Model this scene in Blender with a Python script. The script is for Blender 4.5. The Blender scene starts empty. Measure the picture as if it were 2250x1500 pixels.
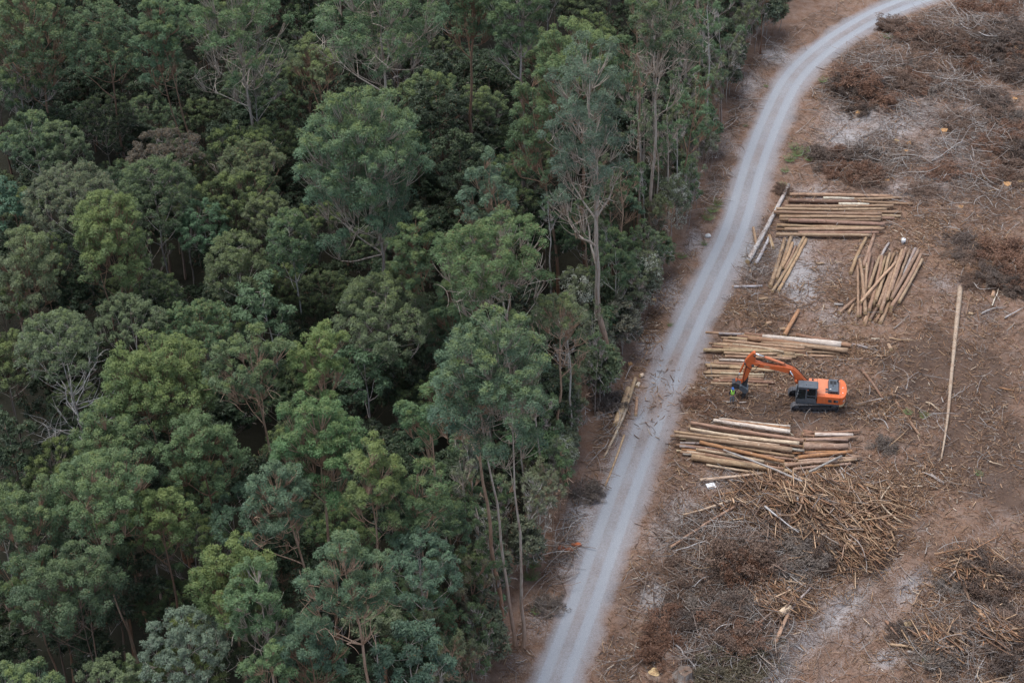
import bpy, bmesh, math, random, numpy as np
from mathutils import Vector, Matrix

R = math.radians
random.seed(11)
rng = np.random.default_rng(11)
scn = bpy.context.scene
COL = scn.collection

# ------------------------------------------------------------------ camera model
FPX, PITCH, CH = 4375.0, R(38), 121.0
CP, SP = math.cos(PITCH), math.sin(PITCH)


def ray(u, v):
    a, b = (u - 1125.0) / FPX, (v - 750.0) / FPX
    return a, CP - b * SP, -SP - b * CP


def at(u, v, z=0.0):
    d = ray(u, v)
    t = (CH - z) / -d[2]
    return np.array([d[0] * t, d[1] * t, z])


def proj(x, y, z):
    dz = z - CH
    dep = y * CP - dz * SP
    up = y * SP + dz * CP
    return 1125 + FPX * x / dep, 750 - FPX * up / dep


def scale_at(p):
    return FPX / (p[1] * CP - (p[2] - CH) * SP)


# ------------------------------------------------------------------ noise and terrain
def _h(ix, iy, s):
    t = np.sin(ix * 127.1 + iy * 311.7 + s * 74.7) * 43758.5453
    return t - np.floor(t)


def vn(x, y, s=0):
    x, y = np.asarray(x, float), np.asarray(y, float)
    ix, iy = np.floor(x), np.floor(y)
    fx, fy = x - ix, y - iy
    fx, fy = fx * fx * (3 - 2 * fx), fy * fy * (3 - 2 * fy)
    a = _h(ix, iy, s) * (1 - fx) + _h(ix + 1, iy, s) * fx
    b = _h(ix, iy + 1, s) * (1 - fx) + _h(ix + 1, iy + 1, s) * fx
    return a * (1 - fy) + b * fy


def fbm(x, y, s=0, o=3):
    r, a, n = 0, 1.0, 0
    for i in range(o):
        r = r + a * vn(x * 2 ** i, y * 2 ** i, s + i)
        n += a
        a *= 0.5
    return r / n


ROAD_PX = [(1100, 1800), (1140, 1700), (1180, 1600), (1222, 1490), (1258, 1395), (1293, 1300), (1345, 1150), (1400, 1000),
           (1438, 900), (1478, 800), (1505, 740), (1522, 700), (1552, 640), (1570, 600), (1617, 500), (1645, 400),
           (1667, 333), (1693, 267), (1724, 200), (1760, 150), (1818, 100), (1867, 67), (1927, 33), (2008, 0),
           (2130, -38), (2300, -75), (2500, -105), (2800, -135)]


def catmull(P, n):
    P = np.asarray(P, float)
    P = np.vstack([2 * P[0] - P[1], P, 2 * P[-1] - P[-2]])
    out = []
    for i in range(1, len(P) - 2):
        t = np.linspace(0, 1, n, endpoint=False)[:, None]
        p0, p1, p2, p3 = P[i - 1:i + 3]
        out.append(0.5 * (2 * p1 + (p2 - p0) * t + (2 * p0 - 5 * p1 + 4 * p2 - p3) * t ** 2 + (3 * p1 - p0 - 3 * p2 + p3) * t ** 3))
    out.append(P[-2][None])
    return np.vstack(out)


ROAD = catmull([at(u, v)[:2] for u, v in ROAD_PX], 6)
for _ in range(6):
    ROAD[1:-1] = 0.25 * ROAD[:-2] + 0.5 * ROAD[1:-1] + 0.25 * ROAD[2:]


def seg_dist(x, y, L):
    """signed distance to polyline L (positive on the right of its direction) and the index of the nearest piece"""
    best = np.full(x.shape, 1e9)
    sgn = np.zeros(x.shape)
    for (ax, ay), (bx, by) in zip(L[:-1], L[1:]):
        dx, dy = bx - ax, by - ay
        t = np.clip(((x - ax) * dx + (y - ay) * dy) / (dx * dx + dy * dy), 0, 1)
        ex, ey = x - ax - t * dx, y - ay - t * dy
        d = np.hypot(ex, ey)
        m = d < best
        best = np.where(m, d, best)
        sgn = np.where(m, np.sign(ex * dy - ey * dx), sgn)
    return best * sgn


def road_sd(x, y):
    return seg_dist(np.asarray(x, float), np.asarray(y, float), ROAD[::2])


EDGE_PX = [(1020, 1700), (1085, 1500), (1150, 1330), (1205, 1220), (1255, 1090), (1290, 1000), (1335, 890), (1375, 800), (1432, 655),
           (1485, 560), (1530, 470), (1565, 350), (1590, 260), (1640, 140), (1740, 50), (1880, -20), (2100, -90), (2500, -150)]
EDGE = np.array([at(u, v)[:2] for u, v in EDGE_PX])


def sstep(a, b, x):
    t = np.clip((x - a) / (b - a), 0, 1)
    return t * t * (3 - 2 * t)


RUTS = [np.array([at(u, v)[:2] for u, v in L]) for L in (
    [(1690, 1520), (1760, 1440), (1850, 1345), (1930, 1265), (2010, 1190), (2090, 1110), (2190, 1060)],
    [(1800, 1520), (1860, 1445), (1930, 1375), (2000, 1300), (2080, 1220), (2180, 1150), (2270, 1110)],
    [(2080, 760), (2150, 775), (2170, 830), (2150, 900), (2100, 960), (2075, 1010), (2150, 1070), (2260, 1120)],
    [(1950, 800), (2010, 830), (2030, 900), (1990, 960)],
    [(1850, 912), (1930, 905), (2010, 860), (2060, 790), (2050, 720)], [(1850, 885), (1920, 872), (1985, 830), (2020, 770)], [(1730, 905), (1660, 912), (1600, 905), (1540, 880)], [(1740, 925), (1660, 935), (1580, 925)],
    [(1480, 1110), (1440, 1230), (1400, 1330), (1360, 1420)])]
FLAT = [(1830, 880, 13, 5), (1840, 480, 12, 4), (1950, 630, 8, 6), (1710, 590, 6, 5), (1700, 780, 11, 4), (1680, 975, 12, 4)]
FLATW = [(*at(u, v)[:2], a, b) for u, v, a, b in FLAT]
MOUND = [(1790, 1130, 7.5, 3.8, 1.9), (1880, 1210, 5, 3.2, 1.1), (1600, 1240, 5, 3.5, 1.2), (1640, 1380, 5.5, 4, 1.4), (1560, 1440, 4, 3, .6), (2150, 90, 9, 6, 1.7),
         (1900, 190, 5, 3.5, 0.9), (2130, 1270, 5.5, 3.5, 1.2), (2190, 1420, 5.5, 4, 1.3), (2190, 600, 4, 3, .7), (2200, 330, 6, 4, .8), (1890, 380, 4, 2.4, .4),
         (1600, 690, 4.5, 3, .5), (1550, 900, 2.6, 2, .3), (1990, 950, 4, 2.5, .3), (2050, 1440, 4, 3, .6)]
MOUNDW = [(*at(u, v)[:2], a, b, c) for u, v, a, b, c in MOUND]


def H(x, y):
    x, y = np.asarray(x, float), np.asarray(y, float)
    rd = np.abs(road_sd(x, y))
    away = sstep(2.2, 5.0, rd)
    flat = np.ones_like(x)
    for fx, fy, a, b in FLATW:
        flat = flat * sstep(0.55, 1.25, np.hypot((x - fx) / a, (y - fy) / b))
    amp = away * (0.25 + 0.75 * flat)
    z = (fbm(x / 8, y / 8, 3, 2) - 0.5) * 0.8 * amp + (fbm(x / 1.7, y / 1.7, 5, 3) - 0.5) * 0.42 * amp + (vn(x / 0.45, y / 0.45, 9) - .5) * 0.10 * amp
    for mx, my, a, b, c in MOUNDW:
        q = ((x - mx) / a) ** 2 + ((y - my) / b) ** 2
        z = z + c * np.exp(-1.6 * q) * (0.7 + 0.6 * vn(x / 1.1, y / 1.1, 21)) * away
    for L in RUTS:
        d = np.abs(seg_dist(x, y, L))
        for off in (0.0,):
            z = z - 0.20 * np.exp(-((d - off) / 0.5) ** 2) + 0.15 * np.exp(-((d - 1.0) / 0.35) ** 2)
    z = z + 0.07 * np.exp(-((rd - 0.1) / 0.5) ** 2) * 0.6 - 0.045 * np.exp(-((rd - 0.85) / 0.33) ** 2) + 0.10 * np.exp(-((rd - 3.0) / 0.5) ** 2)
    return z


def hz(x, y):
    return float(H(np.array([x]), np.array([y]))[0])


def gat(u, v, dz=0.0):
    z = 0.0
    for _ in range(5):
        p = at(u, v, z + dz)
        z = hz(p[0], p[1])
    return p


# ------------------------------------------------------------------ mesh building
class MB:
    def __init__(s):
        s.V, s.Q, s.T, s.C, s.qm, s.tm, s.n = [], [], [], [], [], [], 0

    def add(s, V, Q=None, T=None, col=(1, 1, 1, 1), m=0, tm=None):
        V = np.asarray(V, float).reshape(-1, 3)
        c = np.asarray(col, float)
        s.C.append(np.tile(c, (len(V), 1)) if c.ndim == 1 else c)
        if Q is not None and len(Q):
            Q = np.asarray(Q, int)
            s.Q.append(Q + s.n)
            s.qm.append(np.full(len(Q), m))
        if T is not None and len(T):
            T = np.asarray(T, int)
            s.T.append(T + s.n)
            s.tm.append(np.full(len(T), m if tm is None else tm))
        s.V.append(V)
        s.n += len(V)

    def build(s, name, mats, parent=None, smooth=False, col=True, data_only=False):
        me = bpy.data.meshes.new(name)
        V = np.vstack(s.V)
        me.vertices.add(len(V))
        me.vertices.foreach_set('co', V.astype(np.float32).ravel())
        Q = np.vstack(s.Q) if s.Q else np.zeros((0, 4), int)
        T = np.vstack(s.T) if s.T else np.zeros((0, 3), int)
        loops = np.concatenate([Q.ravel(), T.ravel()])
        me.loops.add(len(loops))
        me.loops.foreach_set('vertex_index', loops.astype(np.int32))
        me.polygons.add(len(Q) + len(T))
        st = np.concatenate([np.arange(len(Q)) * 4, len(Q) * 4 + np.arange(len(T)) * 3])
        me.polygons.foreach_set('loop_start', st.astype(np.int32))
        mi = np.concatenate(([*s.qm] or [np.zeros(0, int)]) + [*s.tm])
        for m in (mats if isinstance(mats, (list, tuple)) else [mats]):
            me.materials.append(m)
        me.polygons.foreach_set('material_index', mi.astype(np.int32))
        if smooth:
            me.polygons.foreach_set('use_smooth', np.ones(len(mi), bool))
        if col:
            a = me.color_attributes.new('col', 'FLOAT_COLOR', 'POINT')
            a.data.foreach_set('color', np.vstack(s.C).astype(np.float32).ravel())
        me.update(calc_edges=True)
        if data_only:
            return me
        return link(name, me, parent)


def link(name, me, parent=None):
    o = bpy.data.objects.new(name, me)
    COL.objects.link(o)
    if parent is not None:
        o.parent = parent
    return o


USED = set()


def tag(o, label, cat, group=None, kind=None):
    o['label'] = label
    o['category'] = cat
    if group:
        o['group'] = group
    if kind:
        o['kind'] = kind
    USED.add(label)
    if len(label.split()) > 16:
        print('LONG', label)
    return o


def empty(name, loc, rz=0.0):
    o = bpy.data.objects.new(name, None)
    COL.objects.link(o)
    o.location = loc
    o.rotation_euler = (0, 0, rz)
    o.empty_display_size = 0.3
    return o


def norm(a):
    a = np.asarray(a, float)
    return a / (np.linalg.norm(a, axis=-1, keepdims=True) + 1e-9)


def tube(path, rad, sides=6, jit=0.0, r=None):
    P = np.asarray(path, float)
    n = len(P)
    rad = np.broadcast_to(np.asarray(rad, float), (n,))
    T = np.gradient(P, axis=0)
    T = norm(T)
    ref = np.array([0, 0, 1.0]) if abs(T[:, 2]).mean() < 0.8 else np.array([1.0, 0, 0])
    A = norm(np.cross(T, ref))
    B = np.cross(T, A)
    ang = np.arange(sides) * 2 * math.pi / sides
    rr = rad[:, None] * (1 + (jit * ((r or rng).random((n, sides)) - 0.5) * 2 if jit else 0))
    rr = np.broadcast_to(rr, (n, sides))
    V = P[:, None] + rr[..., None] * (np.cos(ang)[None, :, None] * A[:, None] + np.sin(ang)[None, :, None] * B[:, None])
    i, j = np.meshgrid(np.arange(n - 1), np.arange(sides), indexing='ij')
    j2 = (j + 1) % sides
    Q = np.stack([i * sides + j, i * sides + j2, (i + 1) * sides + j2, (i + 1) * sides + j], -1).reshape(-1, 4)
    return V.reshape(-1, 3), Q


def caps(n, sides, V):
    """end fans for a tube: extra centre vertices and triangles"""
    c0, c1 = V[:sides].mean(0), V[-sides:].mean(0)
    k = len(V)
    j = np.arange(sides)
    j2 = (j + 1) % sides
    T = np.vstack([np.stack([np.full(sides, k), j2, j], -1), np.stack([np.full(sides, k + 1), k - sides + j, k - sides + j2], -1)])
    return np.vstack([V, c0, c1]), T


# ------------------------------------------------------------------ materials
def mat(name, rough=0.8, spec=0.3):
    m = bpy.data.materials.new(name)
    m.use_nodes = True
    nt = m.node_tree
    b = nt.nodes['Principled BSDF']
    b.inputs['Roughness'].default_value = rough
    b.inputs['Specular IOR Level'].default_value = spec
    return m, nt, b


def nd(nt, t, **kw):
    n = nt.nodes.new(t)
    for k, v in kw.items():
        if k in n.inputs:
            n.inputs[k].default_value = v
        else:
            setattr(n, k, v)
    return n


def mixc(nt, fac, a, b, bt='MIX'):
    n = nt.nodes.new('ShaderNodeMix')
    n.data_type = 'RGBA'
    n.blend_type = bt
    for sock, val in ((n.inputs[0], fac), (n.inputs[6], a), (n.inputs[7], b)):
        if hasattr(val, 'links'):
            nt.links.new(val, sock)
        elif isinstance(val, (int, float)):
            sock.default_value = val
        else:
            sock.default_value = (*val[:3], 1)
    return n.outputs[2]


def mth(nt, op, a, b=0.0, clamp=False):
    n = nt.nodes.new('ShaderNodeMath')
    n.operation = op
    n.use_clamp = clamp
    for sock, val in zip(n.inputs, (a, b)):
        if hasattr(val, 'links'):
            nt.links.new(val, sock)
        else:
            sock.default_value = val
    return n.outputs[0]


def ramp(nt, fac, a, b):
    n = nt.nodes.new('ShaderNodeMapRange')
    nt.links.new(fac, n.inputs[0])
    n.inputs[1].default_value, n.inputs[2].default_value = a, b
    return n.outputs[0]


def noise(nt, coord, scale, detail=4, rough=0.6, sc=None):
    if sc is not None:
        mp = nt.nodes.new('ShaderNodeMapping')
        mp.inputs['Scale'].default_value = sc
        nt.links.new(coord, mp.inputs['Vector'])
        coord = mp.outputs[0]
    n = nt.nodes.new('ShaderNodeTexNoise')
    n.inputs['Scale'].default_value = scale
    n.inputs['Detail'].default_value = detail
    n.inputs['Roughness'].default_value = rough
    nt.links.new(coord, n.inputs['Vector'])
    return n.outputs['Fac']


def bump(nt, b, h, dist=0.05, strength=0.6):
    n = nt.nodes.new('ShaderNodeBump')
    n.inputs['Strength'].default_value = strength
    n.inputs['Distance'].default_value = dist
    nt.links.new(h, n.inputs['Height'])
    nt.links.new(n.outputs[0], b.inputs['Normal'])


def earth_material():
    m, nt, b = mat('earth', 0.95, 0.15)
    g = nt.nodes.new('ShaderNodeNewGeometry').outputs['Position']
    a = nt.nodes.new('ShaderNodeVertexColor')
    a.layer_name = 'col'
    s = nt.nodes.new('ShaderNodeSeparateColor')
    nt.links.new(a.outputs['Color'], s.inputs[0])
    grav, ash, lit = s.outputs[0], s.outputs[1], s.outputs[2]
    forest = a.outputs['Alpha']
    n1 = noise(nt, g, 0.9, 5, .65)
    n2 = noise(nt, g, 7, 5, .7)
    n3 = noise(nt, g, 22, 3, .7)
    f1 = noise(nt, g, 5, 3, .7, (1, 4.5, 1))
    f2 = noise(nt, g, 5, 3, .7, (4.5, 1, 1))
    n4 = noise(nt, g, 0.22, 4, .6)
    c = mixc(nt, ramp(nt, n2, .35, .68), (0.12, 0.066, 0.043), (0.285, 0.172, 0.12))
    c = mixc(nt, ramp(nt, n1, .38, .62), c, mixc(nt, ramp(nt, n3, .3, .7), (0.175, .112, .085), (0.33, 0.238, 0.19)))
    c = mixc(nt, mth(nt, 'MULTIPLY', ramp(nt, n4, .5, .62), .55), c, (0.085, 0.056, 0.043))
    c = mixc(nt, mth(nt, 'MULTIPLY', ramp(nt, f1, .56, .66), .55), c, (0.34, 0.235, 0.17))
    c = mixc(nt, mth(nt, 'MULTIPLY', ramp(nt, f2, .57, .66), .5), c, (0.085, 0.057, 0.043))
    lm = ramp(nt, mth(nt, 'ADD', lit, mth(nt, 'MULTIPLY', mth(nt, 'SUBTRACT', n2, .5), 2.6)), .25, 1.0)
    c = mixc(nt, lm, c, mixc(nt, ramp(nt, f1, .4, .62), (0.15, 0.085, 0.055), (0.32, 0.20, 0.13)))
    am = ramp(nt, mth(nt, 'ADD', ash, mth(nt, 'MULTIPLY', mth(nt, 'SUBTRACT', n2, .5), 1.9)), .30, .95)
    c = mixc(nt, mth(nt, 'MULTIPLY', am, .9), c, mixc(nt, n3, (0.27, 0.25, 0.25), (0.50, 0.485, 0.49)))
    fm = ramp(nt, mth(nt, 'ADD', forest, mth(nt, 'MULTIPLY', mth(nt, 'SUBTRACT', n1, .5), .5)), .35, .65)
    c = mixc(nt, fm, c, mixc(nt, n2, (0.012, 0.014, 0.009), (0.04, 0.036, 0.024)))  # forest floor near black: shade under the crowns put into its colour
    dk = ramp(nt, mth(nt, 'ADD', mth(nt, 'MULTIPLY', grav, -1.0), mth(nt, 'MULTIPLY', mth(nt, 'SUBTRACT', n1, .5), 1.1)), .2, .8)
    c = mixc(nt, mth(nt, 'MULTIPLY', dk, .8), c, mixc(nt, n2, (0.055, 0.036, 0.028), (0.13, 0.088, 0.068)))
    gm = ramp(nt, mth(nt, 'ADD', grav, mth(nt, 'MULTIPLY', mth(nt, 'SUBTRACT', n2, .5), .75)), .12, .95)
    gc = mixc(nt, ramp(nt, n3, .3, .72), (0.24, 0.25, 0.272), (0.43, 0.452, 0.492))
    vr = nt.nodes.new('ShaderNodeTexVoronoi')
    vr.inputs['Scale'].default_value = 14
    nt.links.new(g, vr.inputs['Vector'])
    gc = mixc(nt, mth(nt, 'MULTIPLY', ramp(nt, vr.outputs['Distance'], .22, .08), .5), gc, (0.52, 0.52, 0.54))
    c = mixc(nt, gm, c, gc)
    nt.links.new(c, b.inputs['Base Color'])
    bump(nt, b, mth(nt, 'ADD', mth(nt, 'ADD', n2, f1), mth(nt, 'MULTIPLY', n3, .6)), 0.10, 0.8)
    return m


def leaf_material():
    m, nt, b = mat('leaf', 0.55, 0.35)
    oi = nt.nodes.new('ShaderNodeObjectInfo')
    a = nt.nodes.new('ShaderNodeVertexColor')
    a.layer_name = 'col'
    s = nt.nodes.new('ShaderNodeSeparateColor')
    nt.links.new(a.outputs['Color'], s.inputs[0])
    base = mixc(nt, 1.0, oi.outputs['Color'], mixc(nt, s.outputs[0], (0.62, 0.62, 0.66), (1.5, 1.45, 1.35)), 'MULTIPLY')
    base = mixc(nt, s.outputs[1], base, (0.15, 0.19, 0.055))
    base = mixc(nt, s.outputs[2], base, (0.17, 0.10, 0.045))
    nt.links.new(base, b.inputs['Base Color'])
    tr = nt.nodes.new('ShaderNodeBsdfTranslucent')
    nt.links.new(base, tr.inputs[0])
    mx = nt.nodes.new('ShaderNodeMixShader')
    mx.inputs[0].default_value = 0.11
    nt.links.new(b.outputs[0], mx.inputs[1])
    nt.links.new(tr.outputs[0], mx.inputs[2])
    nt.links.new(mx.outputs[0], nt.nodes['Material Output'].inputs[0])
    return m


def bark_material():
    m, nt, b = mat('bark', 0.85, 0.2)
    oi = nt.nodes.new('ShaderNodeObjectInfo')
    a = nt.nodes.new('ShaderNodeVertexColor')
    a.layer_name = 'col'
    tc = nt.nodes.new('ShaderNodeTexCoord').outputs['Object']
    n1 = noise(nt, tc, 1.6, 4, .65, (3, 3, .35))
    n2 = noise(nt, tc, 5, 3, .6, (3, 3, .5))
    c = mixc(nt, 1.0, oi.outputs['Color'], a.outputs['Color'], 'MULTIPLY')
    c = mixc(nt, mth(nt, 'MULTIPLY', ramp(nt, n1, .48, .62), .6), c, (0.21, 0.115, 0.07))
    c = mixc(nt, mth(nt, 'MULTIPLY', ramp(nt, n2, .52, .7), .55), c, (0.09, 0.07, 0.06))
    nt.links.new(c, b.inputs['Base Color'])
    bump(nt, b, n2, .03, .5)
    return m


def log_material():
    m, nt, b = mat('log_bark', 0.8, 0.25)
    oi = nt.nodes.new('ShaderNodeObjectInfo')
    tc = nt.nodes.new('ShaderNodeTexCoord').outputs['Object']
    ad = nt.nodes.new('ShaderNodeVectorMath')
    ad.operation = 'ADD'
    sc = nt.nodes.new('ShaderNodeVectorMath')
    sc.operation = 'SCALE'
    sc.inputs[0].default_value = (91, 47, 33)
    nt.links.new(oi.outputs['Random'], sc.inputs['Scale'])
    nt.links.new(tc, ad.inputs[0])
    nt.links.new(sc.outputs[0], ad.inputs[1])
    t = ad.outputs[0]
    n1 = noise(nt, t, 1.0, 5, .65, (.5, 2.2, 2.2))
    n2 = noise(nt, t, 6, 4, .7, (.35, 3, 3))
    n3 = noise(nt, t, 2.2, 3, .6, (1.6, 2, 2))
    c = oi.outputs['Color']
    c = mixc(nt, mth(nt, 'MULTIPLY', ramp(nt, n1, .50, .62), .75), c, mixc(nt, .55, c, (0.24, 0.115, 0.06)))
    c = mixc(nt, mth(nt, 'MULTIPLY', ramp(nt, n2, .47, .62), .7), c, (0.12, 0.075, 0.052))
    c = mixc(nt, mth(nt, 'MULTIPLY', ramp(nt, n3, .64, .70), .8), c, (0.09, 0.06, 0.045))
    c = mixc(nt, mth(nt, 'MULTIPLY', ramp(nt, n3, .38, .30), .55), c, (0.60, 0.49, 0.36))
    nt.links.new(c, b.inputs['Base Color'])
    bump(nt, b, n2, .03, .6)
    return m


def vcol_material(name, rough=.85):
    m, nt, b = mat(name, rough, .2)
    a = nt.nodes.new('ShaderNodeVertexColor')
    a.layer_name = 'col'
    tc = nt.nodes.new('ShaderNodeTexCoord').outputs['Object']
    n = noise(nt, tc, 9, 3, .6)
    c = mixc(nt, 1.0, a.outputs['Color'], mixc(nt, ramp(nt, n, .3, .7), (.6, .6, .6), (1.25, 1.25, 1.25)), 'MULTIPLY')
    nt.links.new(c, b.inputs['Base Color'])
    return m


def plain(name, colr, rough=.6, spec=.4, var=.25, metal=0.0, scale=5, dirt=None):
    m, nt, b = mat(name, rough, spec)
    tc = nt.nodes.new('ShaderNodeTexCoord').outputs['Object']
    n = noise(nt, tc, scale, 5, .65)
    lo = [c * (1 - var) for c in colr]
    hi = [c * (1 + var) for c in colr]
    c = mixc(nt, ramp(nt, n, .3, .7), lo, hi)
    if dirt:
        n2 = noise(nt, tc, 2.3, 6, .72)
        c = mixc(nt, mth(nt, 'MULTIPLY', ramp(nt, n2, .52, .72), dirt[3]), c, dirt[:3])
    nt.links.new(c, b.inputs['Base Color'])
    b.inputs['Metallic'].default_value = metal
    return m


M_EARTH = earth_material()
M_LEAF = leaf_material()
M_BARK = bark_material()
M_LOG = log_material()
M_CUT = plain('cut_wood', (0.50, 0.36, 0.21), .8, .2, .3, scale=9)
M_STICK = vcol_material('dry_wood')

# ------------------------------------------------------------------ ground and road
GX = np.arange(-78, 78.01, 0.3)
GY = np.arange(92, 246.01, 0.3)
gx, gy = np.meshgrid(GX, GY, indexing='ij')
GZ = H(gx.ravel(), gy.ravel()).reshape(gx.shape)


def hz(x, y):
    i = min(max((x - GX[0]) / 0.3, 0), len(GX) - 2)
    j = min(max((y - GY[0]) / 0.3, 0), len(GY) - 2)
    a, b = int(i), int(j)
    fx, fy = i - a, j - b
    return float((GZ[a, b] * (1 - fx) + GZ[a + 1, b] * fx) * (1 - fy) + (GZ[a, b + 1] * (1 - fx) + GZ[a + 1, b + 1] * fx) * fy)


# patches of ash-grey sand, of orange bark litter (photo pixel, radii in pixels, amount)
ASH = [(2000, 240, 120, 50, .7), (2080, 330, 120, 50, .6), (1860, 300, 80, 50, .7), (1790, 420, 60, 30, .5), (1990, 420, 90, 30, .5), (2080, 520, 60, 30, .4), (1590, 300, 30, 60, .6), (1560, 400, 35, 60, .55), (1525, 520, 35, 50, .55), (1470, 640, 40, 50, .55), (1420, 760, 35, 50, .5), (1380, 860, 30, 50, .5), (1640, 190, 40, 40, .6), (1180, 1360, 40, 60, .5), (1130, 1450, 50, 40, .4), (1880, 250, 90, 45, .8), (1970, 280, 80, 50, .8), (1760, 620, 50, 60, .9), (1740, 545, 60, 40, .7), (1800, 600, 100, 50, .5), (1630, 1430, 0, 0, 0),
       (1690, 1455, 40, 45, 1.), (1440, 1310, 35, 45, 1.), (1500, 1130, 60, 60, .6), (1460, 1180, 60, 70, .55), (1270, 1120, 45, 70, .9), (1250, 1190, 40, 40, .8),
       (1235, 1240, 30, 50, .6), (2080, 620, 60, 30, .6), (1950, 860, 60, 25, .7), (1700, 125, 40, 25, .8), (1640, 240, 40, 50, .5), (1610, 320, 30, 60, .4),
       (2060, 400, 70, 25, .6), (1560, 1060, 60, 30, .5), (1830, 1350, 120, 60, .45), (1730, 1400, 100, 50, .5), (1950, 1455, 40, 25, .8), (2000, 1300, 60, 40, .3),
       (1830, 700, 60, 40, .5), (1650, 560, 40, 60, .6), (1850, 740, 80, 20, .3), (2150, 690, 60, 30, .3), (1340, 1050, 30, 60, .4), (1450, 640, 40, 60, .5), (1480, 1420, 40, 30, .4), (2130, 250, 50, 40, .4)]
LIT = [(1650, 680, 90, 40, .9), (1760, 1180, 150, 90, .8), (1880, 1200, 110, 90, .8), (1620, 1260, 80, 50, .5), (2140, 560, 130, 60, .6), (1700, 900, 220, 50, .45),
       (1540, 880, 70, 60, .7), (1950, 900, 120, 60, .5), (2100, 800, 140, 130, .35), (2100, 950, 120, 100, .4), (1950, 60, 120, 40, .4), (2080, 150, 150, 80, .3),
       (1640, 200, 40, 40, .7), (1460, 720, 50, 60, .8), (1420, 900, 60, 80, .7), (2000, 480, 60, 40, .6), (2070, 560, 100, 60, .6), (1900, 720, 150, 60, .5),
       (2100, 1200, 150, 70, .45), (2000, 1080, 120, 60, .5), (1500, 1000, 30, 60, .6), (2150, 1350, 110, 100, .4), (1200, 1420, 60, 60, .3), (1330, 950, 40, 70, .5), (1530, 790, 40, 50, .5)]

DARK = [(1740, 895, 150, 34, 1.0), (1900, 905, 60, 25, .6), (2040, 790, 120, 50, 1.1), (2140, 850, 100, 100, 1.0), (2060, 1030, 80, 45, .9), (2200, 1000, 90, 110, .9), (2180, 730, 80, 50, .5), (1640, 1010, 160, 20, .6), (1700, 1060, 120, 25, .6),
        (2140, 110, 140, 90, .6), (1930, 190, 100, 60, .5), (1600, 1300, 110, 90, .6), (2160, 1300, 100, 50, .6), (2180, 1440, 110, 60, .7), (1560, 1420, 90, 70, .5), (1870, 360, 90, 25, .5), (1650, 600, 30, 60, .4), (1790, 1150, 130, 80, .8)]  # dark moist soil; the last blob paints the shaded gaps of the bark heap


def blobs(u, v, L):
    r = np.zeros_like(u)
    for a, b, ru, rv, w in L:
        if ru:
            r = np.maximum(r, w * np.exp(-((u - a) / ru) ** 2 - ((v - b) / rv) ** 2))
    return r


def masks(x, y):
    """soil patches: gravel, ash, litter, forest floor with canopy shade painted in"""
    sd = road_sd(x, y)
    es = seg_dist(x, y, EDGE)
    u, v = proj(x, y, np.zeros_like(x))
    n = fbm(x / 2.5, y / 2.5, 31, 3) - .5
    g = np.zeros_like(x)
    for c, w, a in ((-0.9, .66, 1.0), (0.9, .66, 1.0)):
        g = np.maximum(g, a * np.exp(-((sd - c) / w) ** 4))
    side = np.where(sd < 0, sstep(2.75, 1.3, -sd + 1.2 * n), sstep(3.3, 1.4, sd + 1.4 * n))
    g = np.maximum(g, side * (0.68 + 0.35 * n))
    chips = blobs(u, v, [(1440, 880, 60, 45, 1), (1470, 800, 40, 40, .7), (1400, 960, 60, 40, .5)])
    g = g * (1 - .45 * chips)
    rut = np.zeros_like(x)
    for k, L in enumerate(RUTS[:2]):
        rut = np.maximum(rut, np.exp(-(seg_dist(x, y, L) / 1.0) ** 2))
    for k, L in enumerate(RUTS[2:8]):
        g = np.where(g < .05, -np.maximum(-g, .8 * np.exp(-(seg_dist(x, y, L) / 1.2) ** 2)), g)
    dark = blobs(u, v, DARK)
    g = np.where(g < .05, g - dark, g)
    ash = np.clip(.36 * rut + 1.3 * blobs(u, v, ASH) + (fbm(x / 5, y / 5, 41, 3) - .5) * .7 - .02, 0, 1) * sstep(-1, 1, es)
    lit = np.clip(np.maximum(blobs(u, v, LIT), chips * .5) + (fbm(x / 4, y / 4, 51, 3) - .5) * .6, 0, 1)
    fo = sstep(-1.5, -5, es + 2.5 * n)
    return np.stack([g, ash, lit, fo], -1)


def grid_quads(n, m):
    i, j = np.meshgrid(np.arange(n - 1), np.arange(m - 1), indexing='ij')
    return np.stack([i * m + j, (i + 1) * m + j, (i + 1) * m + j + 1, i * m + j + 1], -1).reshape(-1, 4)


XS = np.concatenate([np.array([-3000, -1500, -700, -350, -180, -110]), GX, np.array([110, 180, 350, 700, 1500, 3000])])
YS = np.concatenate([np.array([-2000, -800, -300, -100, 0, 60]), GY, np.array([280, 350, 500, 900, 2000, 6000])])
x2, y2 = np.meshgrid(XS, YS, indexing='ij')
z2 = np.zeros_like(x2)
z2[6:-6, 6:-6] = GZ
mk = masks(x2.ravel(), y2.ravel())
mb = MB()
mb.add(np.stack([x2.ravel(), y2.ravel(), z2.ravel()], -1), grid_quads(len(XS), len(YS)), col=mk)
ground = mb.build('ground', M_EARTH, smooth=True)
ground['kind'] = 'structure'

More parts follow.
